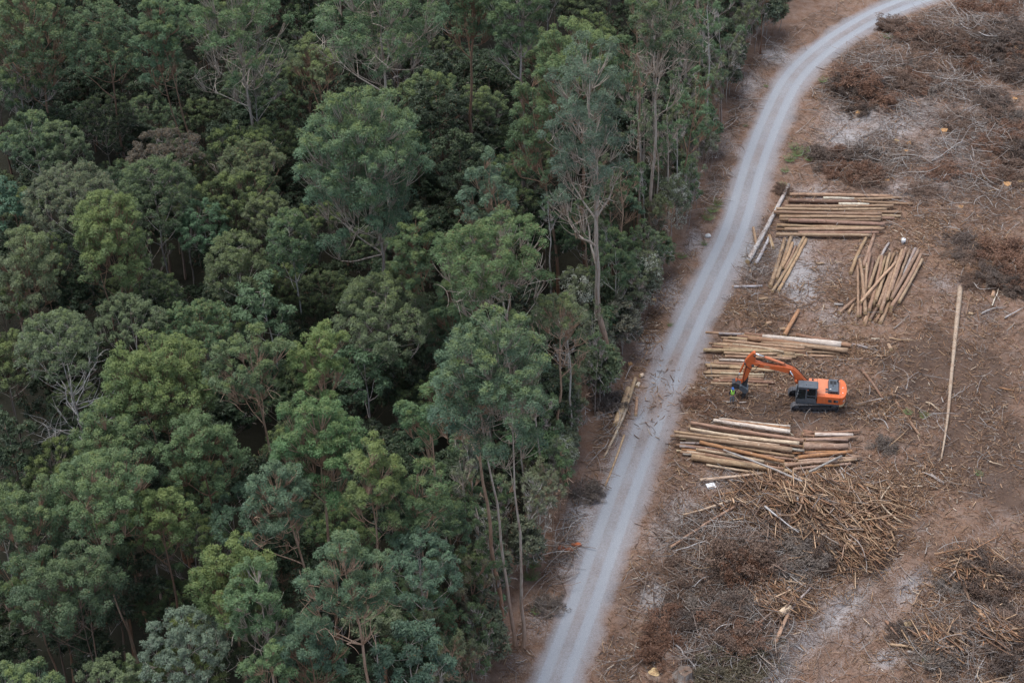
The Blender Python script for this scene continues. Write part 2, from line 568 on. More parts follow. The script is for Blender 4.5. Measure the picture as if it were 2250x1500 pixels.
# road: its own sheet a few millimetres above the ground, its shoulders of the same earth
RD = catmull(ROAD[::3], 14)
tan = norm(np.gradient(RD, axis=0))
nrm = np.stack([tan[:, 1], -tan[:, 0]], -1)
OFF = np.linspace(-2.7, 3.2, 34)
RV = RD[:, None] + nrm[:, None] * OFF[None, :, None]
keep = (RD[:, 1] > 94) & (RD[:, 1] < 244) & (np.abs(RD[:, 0]) < 76)
RV = RV[keep]
rx, ry = RV[..., 0].ravel(), RV[..., 1].ravel()
rz = np.array([hz(a, b) for a, b in zip(rx, ry)])
edge = np.minimum((OFF - OFF[0]) / .5, (OFF[-1] - OFF) / .5).clip(0, 1)
rz = rz + np.tile(0.006 + 0.03 * edge, len(RV))
mb = MB()
mb.add(np.stack([rx, ry, rz], -1), grid_quads(RV.shape[0], RV.shape[1])[:, ::-1], col=masks(rx, ry))
road = mb.build('road', M_EARTH, smooth=True)
road['kind'] = 'structure'

# ------------------------------------------------------------------ trees
def leaves(c, rad, n, L, w, r, up=0.8, droop=0.5, wind=(-0.5, 0.05, 0.0), lime=0.0, brown=0.0, squash=0.8, tops=None, spread=.36):
    """kite-shaped leaf sprays round tuft centres c; returns vertices, quads, colours"""
    k = len(c)
    idx = np.repeat(np.arange(k), n)
    N = len(idx)
    d = norm(r.normal(size=(N, 3)) + np.array([0, 0, up]))
    rr = rad[idx] * (0.62 + 0.46 * r.random(N) ** 0.6)
    p = c[idx] + d * rr[:, None] * np.array([1, 1, squash])
    nn = norm(d * 0.62 + r.normal(size=(N, 3)) * spread * 1.25 + np.array([0, 0, 0.34]))
    t = np.asarray(wind) + np.array([0, 0, -droop]) + d * 0.95 + r.normal(size=(N, 3)) * 0.32
    t = norm(t - (t * nn).sum(1, keepdims=True) * nn)
    s = np.cross(nn, t)
    l = L * (0.65 + 0.7 * r.random(N))[:, None]
    ww = w * (0.65 + 0.7 * r.random(N))[:, None]
    V = np.stack([p - t * l * .45, p + s * ww * .5 - t * l * .05, p + t * l * .55, p - s * ww * .5 - t * l * .05], 1)
    Q = np.arange(N * 4).reshape(N, 4)
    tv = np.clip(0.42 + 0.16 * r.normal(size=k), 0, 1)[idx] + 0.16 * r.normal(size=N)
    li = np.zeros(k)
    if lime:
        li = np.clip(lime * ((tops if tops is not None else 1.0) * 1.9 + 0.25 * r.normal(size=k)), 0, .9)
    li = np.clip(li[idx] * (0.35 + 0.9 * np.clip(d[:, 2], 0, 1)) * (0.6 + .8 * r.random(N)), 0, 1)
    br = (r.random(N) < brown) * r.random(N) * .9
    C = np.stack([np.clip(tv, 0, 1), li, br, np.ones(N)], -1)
    return V.reshape(-1, 3), Q, np.repeat(C, 4, 0)


def bez(a, b, c, n):
    t = np.linspace(0, 1, n)[:, None]
    return a * (1 - t) ** 2 + 2 * b * t * (1 - t) + c * t * t


def wob(P, amt, r):
    n = len(P)
    if n > 2:
        k = r.normal(size=(n, 3)) * amt
        k[0] = k[-1] = 0
        k[1:-1] = .5 * k[1:-1] + .25 * (k[:-2] + k[2:])
        P = P + k
    return P


KIND = dict(
    E=dict(nt=44, sub=8, rc=1.15, tr=.42, sep=1.68, n=150, L=.22, w=.052, droop=.05, lime=.34, squash=.9, low=-.75, K=9, fork=.42, r0=.0070, shell=.66, wind=(-.4, .05, .25)),
    M=dict(nt=40, sub=8, rc=1.1, tr=.43, sep=1.68, n=140, L=.20, w=.052, droop=.0, lime=.48, squash=.9, low=-.3, K=10, fork=.28, r0=.0074, shell=.78, wind=(-.2, .0, .35)),
    W=dict(nt=130, sub=6, rc=.66, tr=.52, sep=1.1, n=64, L=.17, w=.05, droop=-.1, lime=.28, squash=1.0, low=-.3, K=9, fork=.42, r0=.0070, shell=.92, wind=(-.1, 0, .5), lob=.2),
    D=dict(nt=60, sub=6, rc=.85, tr=.56, sep=1.15, n=54, L=.25, w=.10, droop=.3, lime=.06, squash=.6, low=-.6, K=6, fork=.32, r0=.008, shell=.72, wind=(-.1, 0, 0)),
    P=dict(nt=22, sub=6, rc=.7, tr=.42, sep=1.0, n=40, L=.30, w=.045, droop=.15, lime=.2, squash=1.5, low=-.95, K=6, fork=.35, r0=.0068, shell=.6, wind=(-.3, 0, .3)),
)


def tree_meshes(kind, Ht, rx, rz, lean=(0, 0), seed=0, open_=1.0, bare=0.0, stems=1, brown=0.02, lime=None, fork=None, dense=1.0, lob=None, rust=.55, **over):
    """trunk mesh data and crown mesh data, base at the origin, crown centre at (lean, Ht - rz)"""
    K = dict(KIND[kind])
    K.update(over)
    if lime is not None:
        K['lime'] = lime
    if fork is not None:
        K['fork'] = fork
    lob = K.pop('lob', .32) if lob is None else lob
    r = np.random.default_rng(seed)
    zc = Ht - rz
    cen = np.array([lean[0], lean[1], zc])
    vol = (rx * rx * rz) ** (1 / 3)
    sc = np.clip(vol / 4.6, .5, 1.35)
    rc = K['rc'] * sc ** .55
    nt = int(K['nt'] * open_ * np.clip((vol / 4.6) ** 1.5, .3, 2.3))
    # clump centres spread through a lobed crown volume, kept apart from each other
    lobes = norm(r.normal(size=(5, 3)) + np.array([0, 0, .3]))
    pts = []
    tries = 0
    dmin = rc * K['sep']
    while len(pts) < nt and tries < nt * 40:
        tries += 1
        d = norm(r.normal(size=3))
        if d[2] < K['low']:
            continue
        f = K['shell'] + (1 - K['shell']) * r.random() if r.random() < .82 else .25 + .5 * r.random()
        f *= (1 - lob) + lob * 1.25 * max(0, (lobes @ d).max()) ** 1.5
        q = cen + d * f * np.array([rx, rx, rz])
        if q[2] < .12 * Ht:
            continue
        if all(np.linalg.norm((q - w) * np.array([1, 1, 1.15])) > dmin for w in pts):
            pts.append(q)
        elif tries % (nt * 4) == 0:
            dmin *= .85
    pts = np.array(pts)
    tb = MB()
    white = (1, 1, 1, 1)
    r0 = K['r0'] * Ht
    fz = K['fork'] * Ht
    # trunk(s)
    top = cen + np.array([0, 0, rz * .55])
    trunks = []
    for si in range(stems):
        off = np.array([0, 0, 0.0]) if stems == 1 else np.array([math.cos(si * 2.4 + seed), math.sin(si * 2.4 + seed), 0])
        b0 = off * .35 - np.array([0, 0, .4])
        tp = top + off * rx * .45 - np.array([0, 0, (rz * .4 if stems > 1 else 0)])
        ctrl = np.array([b0[0] + .15 * lean[0] + off[0] * .5, b0[1] + .15 * lean[1] + off[1] * .5, fz * 1.1])
        P = wob(bez(b0, ctrl, tp, 14), .006 * Ht, r)
        rad = r0 * (1 if stems == 1 else .72) * np.linspace(1, .16, 14) ** .9
        rad[0] *= 1.22
        rad[1] *= 1.08
        V, Q = tube(P, rad, 8, .07, r)
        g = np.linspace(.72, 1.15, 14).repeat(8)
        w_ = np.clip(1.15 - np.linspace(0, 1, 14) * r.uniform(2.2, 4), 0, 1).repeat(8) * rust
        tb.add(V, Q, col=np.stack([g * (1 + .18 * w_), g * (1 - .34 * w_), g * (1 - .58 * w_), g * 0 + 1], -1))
        trunks.append((P, rad))
    # limbs: lead targets far apart, then every clump on its nearest limb
    Kn = min(K['K'], len(pts))
    leads = [int(np.argmax(pts[:, 2] * .3 + np.linalg.norm(pts[:, :2] - cen[:2], axis=1)))]
    while len(leads) < Kn:
        dd = np.min([np.linalg.norm(pts - pts[l], axis=1) for l in leads], axis=0)
        leads.append(int(np.argmax(dd)))
    limbs = []
    for l in leads:
        tgt = pts[l]
        P, rad = trunks[r.integers(len(trunks))] if stems == 1 else min(trunks, key=lambda t: np.linalg.norm(t[0][-1] - tgt))
        hd = np.linalg.norm(tgt[:2] - cen[:2])
        za = np.clip(tgt[2] - hd * (1.0 + .5 * r.random()), fz, Ht * .9)
        i = int(np.argmin(np.abs(P[:, 2] - za)))
        a = P[i]
        mid = a * .45 + tgt * .55 + np.array([0, 0, -.10 * hd]) + (tgt - a) * np.array([.12, .12, 0])
        L = wob(bez(a, mid, tgt, 9), .018 * np.linalg.norm(tgt - a), r)
        lr = min(rad[i] * .62, .02 * np.linalg.norm(tgt - a) + .03) * np.linspace(1, .28, 9)
        V, Q = tube(L, lr, 6)
        tb.add(V, Q, col=(1.1, 1.08, 1.05, 1))
        limbs.append((L, lr))
    allp = np.concatenate([L[2:] for L, _ in limbs] + [P[7:] for P, _ in trunks])
    allr = np.concatenate([q[2:] for _, q in limbs] + [q[7:] for _, q in trunks])
    cs, cr, tops = [], [], []
    zmin, zmax = pts[:, 2].min(), pts[:, 2].max()
    fan = kind in 'EMP'
    for i, q in enumerate(pts):
        low_ = fan and q[2] < cen[2] - .1 * rz
        gone = low_ and r.random() < .55
        if gone and r.random() < .55:
            continue
        q0 = q - np.array([0, 0, rc * (1.45 if fan else .2)]) - norm((q - cen) * np.array([1, 1, 0])) * rc * (.75 if fan else 0)
        cost = np.linalg.norm(allp - q0, axis=1) + 1.8 * np.clip(allp[:, 2] - q0[2] + .5, 0, 9)
        j = int(np.argmin(cost))
        a = allp[j]
        ln = np.linalg.norm(q0 - a)
        if ln > .3:
            mid = (a + q0) / 2 + np.array([0, 0, -.04 * ln]) + r.normal(size=3) * .09 * ln
            B = wob(bez(a, mid, q0, 6), .025 * ln, r)
            br = min(allr[j] * .7, .013 * ln + .03) * np.linspace(1, .55, 6)
            V, Q = tube(B, br, 5)
            tb.add(V, Q, col=(1.15, 1.1, 1.05, 1))
        nb = K['sub']
        for s in range(nb):
            d = norm(r.normal(size=3) + np.array([0, 0, .55]))
            d[2] = max(d[2], .0 if fan else -.15)
            tcen = q + d * rc * ((.5 + .4 * r.random()) if fan else (.3 + .55 * r.random()))
            tw = bez(q0, (q0 + tcen) / 2 + (tcen - q0) * np.array([.18, .18, -.1]) + r.normal(size=3) * .06, tcen, 4)
            V, Q = tube(tw, np.array((.034, .03, .022, .012)) * (1.12 if fan else .8), 3)
            g = r.uniform(.9, 1.25)
            tb.add(V, Q, col=(g, g * .97, g * .93, 1))
            if gone or r.random() < bare * (1.6 if q[2] < cen[2] else .6):
                continue
            cs.append(tcen)
            cr.append(rc * K['tr'] * (.6 + .6 * r.random()))
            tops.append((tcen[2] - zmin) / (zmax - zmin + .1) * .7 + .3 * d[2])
    if bare:   # dead twiggy sprays low in the crown
        for q in pts[pts[:, 2] < cen[2] + .2 * rz]:
            for s in range(3):
                e = q + norm(r.normal(size=3) + np.array([0, 0, -.1])) * rc * 1.2
                V, Q = tube(wob(bez(q, (q + e) / 2 + r.normal(size=3) * .2, e, 5), .06, r), np.linspace(.03, .012, 5), 3)
                tb.add(V, Q, col=(1.25, 1.22, 1.2, 1))
    cb = MB()
    cs, cr, tops = np.array(cs), np.array(cr), np.array(tops)
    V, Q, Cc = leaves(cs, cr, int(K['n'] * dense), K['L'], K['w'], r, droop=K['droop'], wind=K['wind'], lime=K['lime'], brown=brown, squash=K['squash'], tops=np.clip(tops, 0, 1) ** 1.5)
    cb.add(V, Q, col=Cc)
    return tb.build('trunk', M_BARK, smooth=True, data_only=True), cb.build('crown', M_LEAF, data_only=True)


FOL = dict(blue=(.082, .140, .088), green=(.076, .134, .068), lime=(.090, .140, .056), olive=(.100, .128, .072), dark=(.034, .056, .030), deep=(.024, .041, .023),  # dark myrtle green; dark and deep also hold understorey shade in the leaf colour
           greyg=(.105, .124, .086), brown=(.105, .095, .072), teal=(.070, .128, .080), mid=(.063, .108, .060), pale=(.100, .138, .094))
BARK = dict(pale=(.39, .35, .31), grey=(.34, .32, .31), tan=(.36, .26, .195), red=(.25, .165, .12), brown=(.20, .13, .095), white=(.42, .41, .39), dark=(.13, .10, .085))


def plant(name, tm, cm, loc, fol, bark, label, cat, group=None, rz=0.0, sc=1.0, jit=True):
    e = empty(name, loc, rz)
    e.scale = (sc, sc, sc)
    tag(e, label, cat, group)
    t = link('trunk', tm, e)
    t.color = (*BARK[bark], 1)
    c = link('crown', cm, e)
    f = np.array(FOL[fol]) * (1.12 if fol not in ('dark', 'deep') else 1)
    if jit:
        f = f * (1 + .045 * rng.normal(size=3)) * (1 + .08 * rng.normal())
    c.color = (*np.clip(f, .01, .3), 1)
    return e


# px centre x, px top, px width, px height, metres high, kind, foliage, bark, label, short name, options
T = [
 (795, 148, 265, 400, 35, 'E', 'blue', 'pale', 'tallest billowing blue-green gum standing in the middle of the forest', 'the tallest middle gum', dict(bx=856, open_=1.5, lime=.42, seed=3, fork=.36)),
 (835, -95, 300, 270, 38, 'E', 'green', 'pale', 'spreading gum with pale twin limbs at the top edge behind the tallest gum', 'the spreading top-edge gum', dict(bx=842, open_=.9, bare=.12, fork=.4)),
 (1292, 62, 225, 470, 39, 'E', 'blue', 'pale', 'very slender pale-stemmed gum with sparse blue-green crown next to the road verge', 'the slender pale-stemmed gum', dict(bx=1342, open_=.78, bare=.22, lime=.12, fork=.34, lob=.5, rust=1.0, r0=.0088)),
 (1262, 22, 190, 230, 34, 'E', 'green', 'red', 'bushy yellow-green gum rising right behind the slender pale-stemmed gum', 'the bushy gum behind it', dict(bx=1300, lime=.5)),
 (1170, 165, 125, 300, 27, 'M', 'green', 'red', 'leaning gum with long red-brown limbs beside the slender pale-stemmed gum', 'the leaning red-limbed gum', dict(bx=1245, bare=.3, lime=.35)),
 (1448, -30, 180, 250, 32, 'E', 'mid', 'pale', 'tall straight grey-trunked gum with a twiggy brown top near the upper road', 'the tall straight grey gum', dict(bx=1450, open_=.75, bare=.4, brown=.12, fork=.4)),
 (1392, 0, 90, 220, 28, 'E', 'green', 'tan', 'narrow tan-stemmed gum just left of the tall straight grey gum', 'the narrow tan gum', dict(bx=1424, open_=.7, bare=.2)),
 (1535, 150, 140, 190, 19, 'P', 'green', 'red', 'red-stemmed forest-edge sapling with a broad wispy top by the upper road', 'the red-stemmed edge sapling', dict(bx=1502, open_=1.5)),
 (1575, -20, 130, 230, 18, 'P', 'green', 'grey', 'wispy grey sapling at the forest edge under the upper road bend', 'the upper-bend sapling', dict(bx=1600, open_=1.3)),
 (1672, -95, 80, 150, 13.5, 'P', 'green', 'brown', 'thin dark pole tree at the top edge closest to the road bend', 'the top-edge pole tree', dict(bx=1684)),
 (1362, 418, 80, 70, 12, 'E', 'teal', 'tan', 'small flat-topped umbrella gum under the slender pale-stemmed gum', 'the umbrella gum', dict(bx=1366, sub=6)),
 (1350, 512, 95, 150, 13, 'W', 'mid', 'white', 'young wattle with a bare white stem just left of the white-flowering bush', 'the white-stemmed wattle', dict(bx=1366, fork=.3)),
 (1075, 335, 120, 240, 29, 'E', 'blue', 'tan', 'wind-combed blue gum with bare tan limbs right of the tallest gum', 'the wind-combed blue gum', dict(bx=1150, bare=.3, lime=.15, wind=(-1.1, 0, .1), droop=.2)),
 (905, 465, 95, 190, 25, 'E', 'green', 'red', 'narrow gum with a bright red-brown trunk below the tallest gum', 'the narrow red-trunked gum', dict(bx=968, lime=.4, wind=(-.8, 0, 0))),
 (1085, 478, 250, 210, 27, 'E', 'green', 'pale', 'broad wind-swept grey-green gum in front of the wind-combed blue gum', 'the broad wind-swept gum', dict(bx=1160, open_=1.25, bare=.2, lime=.25, wind=(-.9, 0, 0), brown=.1)),
 (1235, 610, 130, 190, 21, 'E', 'greyg', 'tan', 'thin grey-green gum with forked pale trunk beside the lower verge', 'the thin forked gum', dict(bx=1232, bare=.45, brown=.08, open_=.8)),
 (1095, 680, 260, 330, 34, 'E', 'teal', 'pale', 'big tufted teal gum with two long pale stems by the forest edge', 'the big teal edge gum', dict(bx=1150, open_=1.25, lime=.42, stems=2, fork=.3)),
 (1012, 745, 190, 240, 31, 'E', 'teal', 'tan', 'teal gum with a bent pale trunk just left of the big teal edge gum', 'the bent teal gum', dict(bx=1112, bare=.15, lime=.18, open_=.9)),
 (850, 605, 215, 200, 19, 'W', 'olive', 'grey', 'largest billowing olive wattle in the middle of the forest, domed like cauliflower', 'the billowing olive wattle', dict(open_=1.2, lime=.34)),
 (945, 828, 130, 190, 25, 'E', 'green', 'tan', 'compact green gum with tan twigs beside the bent teal gum', 'the compact green gum', dict(lime=.3)),
 (705, 715, 155, 170, 26, 'E', 'lime', 'tan', 'yellow-tipped gum with two peaks below the billowing olive wattle', 'the two-peaked yellow gum', dict(lime=.65)),
 (555, 722, 180, 190, 27, 'E', 'green', 'tan', 'gum with two long curving tan limbs left of the two-peaked yellow gum', 'the curving-limbed gum', dict(bare=.25, fork=.3, bx=610)),
 (352, 740, 245, 230, 24, 'M', 'lime', 'red', 'wide spreading gum with yellow-green tufts on red-brown limbs, left of centre', 'the wide yellow-tufted gum', dict(open_=1.35, lime=.62, stems=3)),
 (130, 690, 190, 190, 21, 'W', 'olive', 'white', 'olive-topped wattle with a skeleton of bare silver limbs beneath', 'the silver-limbed wattle', dict(bx=166, open_=.95, silver=True, lime=.3)),
 (290, 652, 160, 115, 18, 'W', 'olive', 'grey', 'smooth low olive dome behind the wide yellow-tufted gum', 'the smooth low dome', dict(lime=.15)),
 (440, 650, 160, 130, 18, 'W', 'green', 'brown', 'green dome speckled with rusty seed heads beside the smooth low dome', 'the rusty-speckled dome', dict(brown=.16)),
 (240, 432, 185, 225, 24, 'M', 'lime', 'red', 'yellow-topped gum with bundled red limbs before the olive domes', 'the red-bundled gum', dict(open_=1.2, lime=.6, stems=3)),
 (165, 372, 220, 150, 20, 'W', 'olive', 'grey', 'broad khaki wattle dome standing behind the red-bundled gum', 'the broad khaki dome', dict(lime=.2, brown=.1, open_=1.15)),
 (340, 355, 190, 175, 20, 'W', 'mid', 'grey', 'large rounded green dome with lumpy top beside the broad khaki dome', 'the lumpy green dome', dict(lime=.25, open_=1.15)),
 (447, 440, 125, 130, 17, 'W', 'teal', 'grey', 'blue-green round dome in front of the lumpy green dome', 'the blue-green round dome', dict(lime=.05)),
 (588, 425, 110, 95, 18, 'W', 'olive', 'grey', 'pale olive dome just left of the tallest middle gum', 'the pale olive dome', dict(lime=.4)),
 (640, 468, 125, 190, 21, 'W', 'mid', 'white', 'upright fine-leaved tree on a pale grey stem left of the tallest gum', 'the upright pale-stemmed tree', dict(bx=664, fork=.3)),
 (520, 500, 165, 180, 20, 'W', 'olive', 'white', 'olive tree showing a forked white trunk beneath its crown', 'the forked white-trunked tree', dict(bx=534, fork=.28)),
 (575, 600, 130, 170, 19, 'D', 'green', 'white', 'dark leafy tree with a crooked white trunk near the curving-limbed gum', 'the crooked white-trunked tree', dict(bx=618)),
 (65, 500, 140, 205, 23, 'M', 'olive', 'red', 'olive gum with a stout red trunk at the edge of the picture', 'the stout red-trunked gum', dict(lime=.3, stems=2)),
 (362, 285, 160, 115, 17, 'W', 'brown', 'grey', 'brown-grey withered dome with fine bare twigs among green crowns', 'the withered brown dome', dict(bare=.35, brown=.35, lime=0)),
 (552, 320, 145, 120, 17, 'W', 'olive', 'brown', 'rusty olive dome above the pale olive dome', 'the rusty olive dome', dict(brown=.15)),
 (140, 272, 115, 140, 19, 'W', 'olive', 'grey', 'tall conical olive wattle above the broad khaki dome', 'the conical wattle', dict(lime=.3)),
 (72, 245, 120, 120, 20, 'W', 'mid', 'grey', 'ragged green wattle peeking out behind the conical wattle', 'the ragged wattle', dict()),
 (25, 385, 90, 130, 18, 'D', 'teal', 'brown', 'teal bushy tree at the edge of the picture above the stout red-trunked gum', 'the teal edge-of-picture tree', dict()),
 (230, 10, 165, 190, 25, 'W', 'mid', 'brown', 'grey-green rounded canopy tree high up near the top corner', 'the grey-green canopy tree', dict()),
 (350, -10, 125, 190, 28, 'E', 'teal', 'red', 'teal gum with a fan of red limbs near the top edge', 'the red-fan gum', dict(bx=408, fork=.4, stems=2)),
 (515, -70, 230, 260, 30, 'E', 'green', 'pale', 'open gum with twisted pale bare limbs at the top edge', 'the twisted pale gum', dict(bare=.45, open_=.9, bx=550)),
 (700, 85, 135, 120, 24, 'M', 'olive', 'brown', 'khaki gum with fine drooping twigs just behind the tallest gum', 'the drooping khaki gum', dict(bare=.3)),
 (75, -30, 180, 230, 27, 'E', 'mid', 'red', 'dim gum with leaf-green clumps in the top corner', 'the dim corner gum', dict(bare=.25, brown=.1)),
 (1035, -110, 140, 200, 33, 'E', 'mid', 'brown', 'tall brown-barked gum in the shaded stand at the top edge', 'the brown-barked gum', dict(bx=1028, bare=.3)),
 (1140, -70, 150, 190, 33, 'E', 'green', 'grey', 'grey-trunked gum with leafy clumps rising from the shaded stand', 'the shaded-stand grey gum', dict(bx=1155, fork=.4)),
 (255, 900, 180, 190, 22, 'M', 'green', 'red', 'green tufted gum below the wide yellow-tufted gum', 'the green tufted gum', dict(lime=.35, stems=2)),
 (445, 905, 170, 190, 23, 'M', 'green', 'brown', 'dense tufted gum with dark limbs in front of the curving-limbed gum', 'the dense tufted gum', dict(lime=.2)),
 (700, 880, 210, 210, 26, 'E', 'green', 'tan', 'large puffy green gum under the two-peaked yellow gum', 'the puffy green gum', dict(lime=.3, open_=1.1)),
 (812, 968, 150, 200, 26, 'E', 'lime', 'tan', 'bright yellow-green gum with three puffs under the puffy green gum', 'the bright three-puff gum', dict(lime=.6)),
 (915, 1010, 130, 200, 23, 'E', 'green', 'tan', 'soft green gum between the bright three-puff gum and the edge gums', 'the soft green gum', dict(bare=.15)),
 (610, 985, 150, 230, 25, 'E', 'blue', 'tan', 'blue-green gum with long slanting limbs left of the bright three-puff gum', 'the slanting-limbed gum', dict(bx=700, bare=.3, lime=.15)),
 (205, 985, 250, 200, 25, 'M', 'green', 'tan', 'wide layered gum with pale forking limbs in the lower forest', 'the wide layered gum', dict(bx=262, lime=.3, stems=2, open_=1.1)),
 (355, 1052, 135, 165, 23, 'E', 'lime', 'brown', 'round leaf-green gum with bare twigs under it, lower forest', 'the round leaf-green gum', dict(lime=.5, bare=.15)),
 (70, 1070, 200, 220, 23, 'M', 'mid', 'red', 'olive-dark gum reaching out of the picture in the lower forest', 'the lower edge-of-picture gum', dict(lime=.3, stems=2)),
 (165, 1195, 230, 220, 22, 'M', 'mid', 'dark', 'dark tufted gum with a black-brown trunk in the lower corner', 'the black-trunked gum', dict(lime=.18, stems=2, open_=1.1)),
 (545, 1075, 190, 130, 17, 'W', 'mid', 'grey', 'shadowy soft wattle in the hollow among lower gums', 'the hollow wattle', dict(lime=0)),
 (505, 1152, 190, 240, 24, 'E', 'lime', 'red', 'gum crowned with five yellow tips in the lower forest', 'the five-tipped gum', dict(lime=.7, open_=1.1)),
 (575, 1225, 160, 200, 24, 'E', 'green', 'pale', 'green gum with a pale forked limb right of the five-tipped gum', 'the pale-forked gum', dict(lime=.2, bare=.15)),
 (760, 1165, 200, 250, 28, 'E', 'teal', 'tan', 'teal gum with twisting bare tan limbs at the bottom edge', 'the twisting-limbed teal gum', dict(bx=828, lime=.25, bare=.15)),
 (400, 1350, 200, 170, 19, 'W', 'pale', 'grey', 'frosty pale green wattle at the bottom edge', 'the frosty wattle', dict(open_=1.1, lime=.05)),
 (255, 1450, 160, 110, 16, 'W', 'olive', 'grey', 'low feathery wattle cut by the bottom edge near the corner', 'the feathery wattle', dict(lime=.2)),
 (920, 1170, 170, 190, 19, 'W', 'teal', 'grey', 'dense teal wattle filling the gap before the edge gums', 'the dense teal wattle', dict(lime=.05)),
 (680, 1330, 150, 170, 21, 'E', 'teal', 'brown', 'drooping teal gum beside the twisting-limbed teal gum', 'the drooping teal gum', dict(lime=.12)),
 (900, 1370, 190, 160, 17, 'D', 'teal', 'grey', 'leafy teal tree on the bottom edge close to the verge', 'the bottom teal tree', dict()),
 (600, 1400, 110, 160, 20, 'E', 'green', 'tan', 'slim leafy gum with twiggy tan stems at the bottom edge', 'the slim bottom gum', dict(bare=.2, lime=.2)),
 (1035, 1190, 130, 260, 13, 'P', 'brown', 'brown', 'brownish brush tree with dense broom-like twigs at the forest edge', 'the brown brush tree', dict(open_=2.2, bare=.25, fork=.12)),
 (975, 1100, 120, 150, 16, 'W', 'mid', 'grey', 'small grey-stemmed wattle behind the dense teal wattle', 'the small grey wattle', dict()),
 (820, 1300, 120, 130, 16, 'D', 'olive', 'grey', 'small olive tree tucked beside the twisting-limbed teal gum', 'the tucked olive tree', dict()),
 (20, 900, 130, 160, 17, 'D', 'dark', 'dark', 'gloomy tree at the edge of the picture below the silver-limbed wattle', 'the gloomy edge tree', dict()),
 (1010, 620, 120, 130, 18, 'E', 'green', 'brown', 'shaggy green gum between the olive wattle and the big teal edge gum', 'the shaggy green gum', dict(lime=.3, wind=(-.7, 0, 0))),
 (800, 745, 160, 150, 15, 'D', 'mid', 'grey', 'leafy understorey tree at the foot of the billowing olive wattle', 'the leafy foot tree', dict()),
 (1300, 660, 100, 130, 11, 'P', 'greyg', 'grey', 'grey wispy sapling with bare forked twigs near the lower verge', 'the grey wispy sapling', dict(bare=.5, open_=1.5)),
 (960, 170, 150, 150, 19, 'D', 'dark', 'dark', 'dark myrtle with fine layered leaves right of the tallest gum', 'the layered myrtle', dict()),
 (1010, 290, 150, 160, 17, 'D', 'dark', 'dark', 'yellowish dark myrtle just below the layered myrtle', 'the yellowish myrtle', dict(lime=.15)),
 (910, 250, 110, 140, 16, 'D', 'mid', 'dark', 'rusty green myrtle hugging the tallest gum', 'the rusty myrtle', dict(brown=.15)),
]


NAMED = []          # (u, v of crown centre, short name)
WORLD_T = []


def crown_place(cx, top, w, h, Ht):
    vmid = top + h / 2
    for _ in range(4):
        rz = 2.5
        p = at(cx, vmid, Ht - rz)
        S = scale_at(p)
        rx = w / 2 / S
        q = (h / 2 / S) ** 2 - (SP * rx * .9) ** 2
        rz = max(math.sqrt(max(q, 0)) / CP, rx * .5, 1.3)
        rz = min(rz, Ht * .42)
    p = at(cx, vmid, Ht - rz)
    return p, rx, rz, scale_at(p)


for i, (cx, top, w, h, Ht, kind, fol, bark, label, short, op) in enumerate(T):
    op = dict(op)
    if kind in 'EM':
        h *= 1.12
    p, rx, rz, S = crown_place(cx, top, w, h, Ht)
    bx = op.pop('bx', cx + 14)
    seed = op.pop('seed', 100 + i)
    silver = op.pop('silver', False)
    y = p[1] + .25 * rx * 0
    base = np.array([p[0], y, 0.0])
    # the base stands under the crown, shifted sideways so that the trunk leans as in the photograph
    ub, vb = proj(p[0], y, 0)
    base[0] = p[0] + (bx - cx) / S * .9
    base[2] = hz(base[0], base[1])
    if silver:
        op['bare'] = .15
        op['low'] = .05
    tm, cm = tree_meshes(kind, Ht, rx, rz, (p[0] - base[0], 0), seed, **op)
    name = {'E': 'gum_tree', 'M': 'gum_tree', 'W': 'wattle_tree', 'D': 'myrtle_tree', 'P': 'sapling'}[kind]
    e = plant(name, tm, cm, base, fol, bark, label, 'tree', None)
    NAMED.append((cx, top + h / 2, short))
    WORLD_T.append((base[0], base[1], Ht))
    if silver:
        r = np.random.default_rng(5)
        sb = MB()
        for k in range(15):
            z0 = Ht * (.26 + .36 * r.random())
            a = k * 2.4
            ln = 2.4 + 1.7 * r.random()
            st = np.array([(p[0] - base[0]) * z0 / Ht, 0, z0])
            en = st + np.array([math.cos(a) * ln, math.sin(a) * ln, 1.2 + 2.2 * r.random()])
            L = wob(bez(st, st * .4 + en * .6 + np.array([0, 0, -.5]), en, 9), .14, r)
            sb.add(*tube(L, np.linspace(.06, .014, 9), 5))
            for j in range(9):
                q = L[r.integers(3, 9)]
                e2 = q + norm(r.normal(size=3) + np.array([math.cos(a), math.sin(a), .3])) * (1 + 1.4 * r.random())
                sb.add(*tube(wob(bez(q, (q + e2) / 2 + r.normal(size=3) * .2, e2, 6), .08, r), np.linspace(.026, .008, 6), 4))
        o = sb.build('dead_limbs', M_BARK, e, smooth=True)
        o.color = (.44, .43, .41, 1)
        o['label'] = 'bare silver dead limbs'


REL = [('just above', 0, -1), ('just below', 0, 1), ('just left of', -1, 0), ('just right of', 1, 0)]


def relation(u, v, lm, pre, post='', n=14):
    """a label that places a thing by a landmark in the picture; never used twice"""
    c = sorted(lm, key=lambda q: math.hypot(q[0] - u, q[1] - v))
    for q in c[:n]:
        du, dv = u - q[0], v - q[1]
        if abs(du) > abs(dv):
            rel = 'right of' if du > 0 else 'left of'
        else:
            rel = 'below' if dv > 0 else 'above'
        for adv in ('',):
            s = f'{pre} {rel} {q[2]}{post}'
            if s not in USED and len(s.split()) <= 16:
                return s
    return None


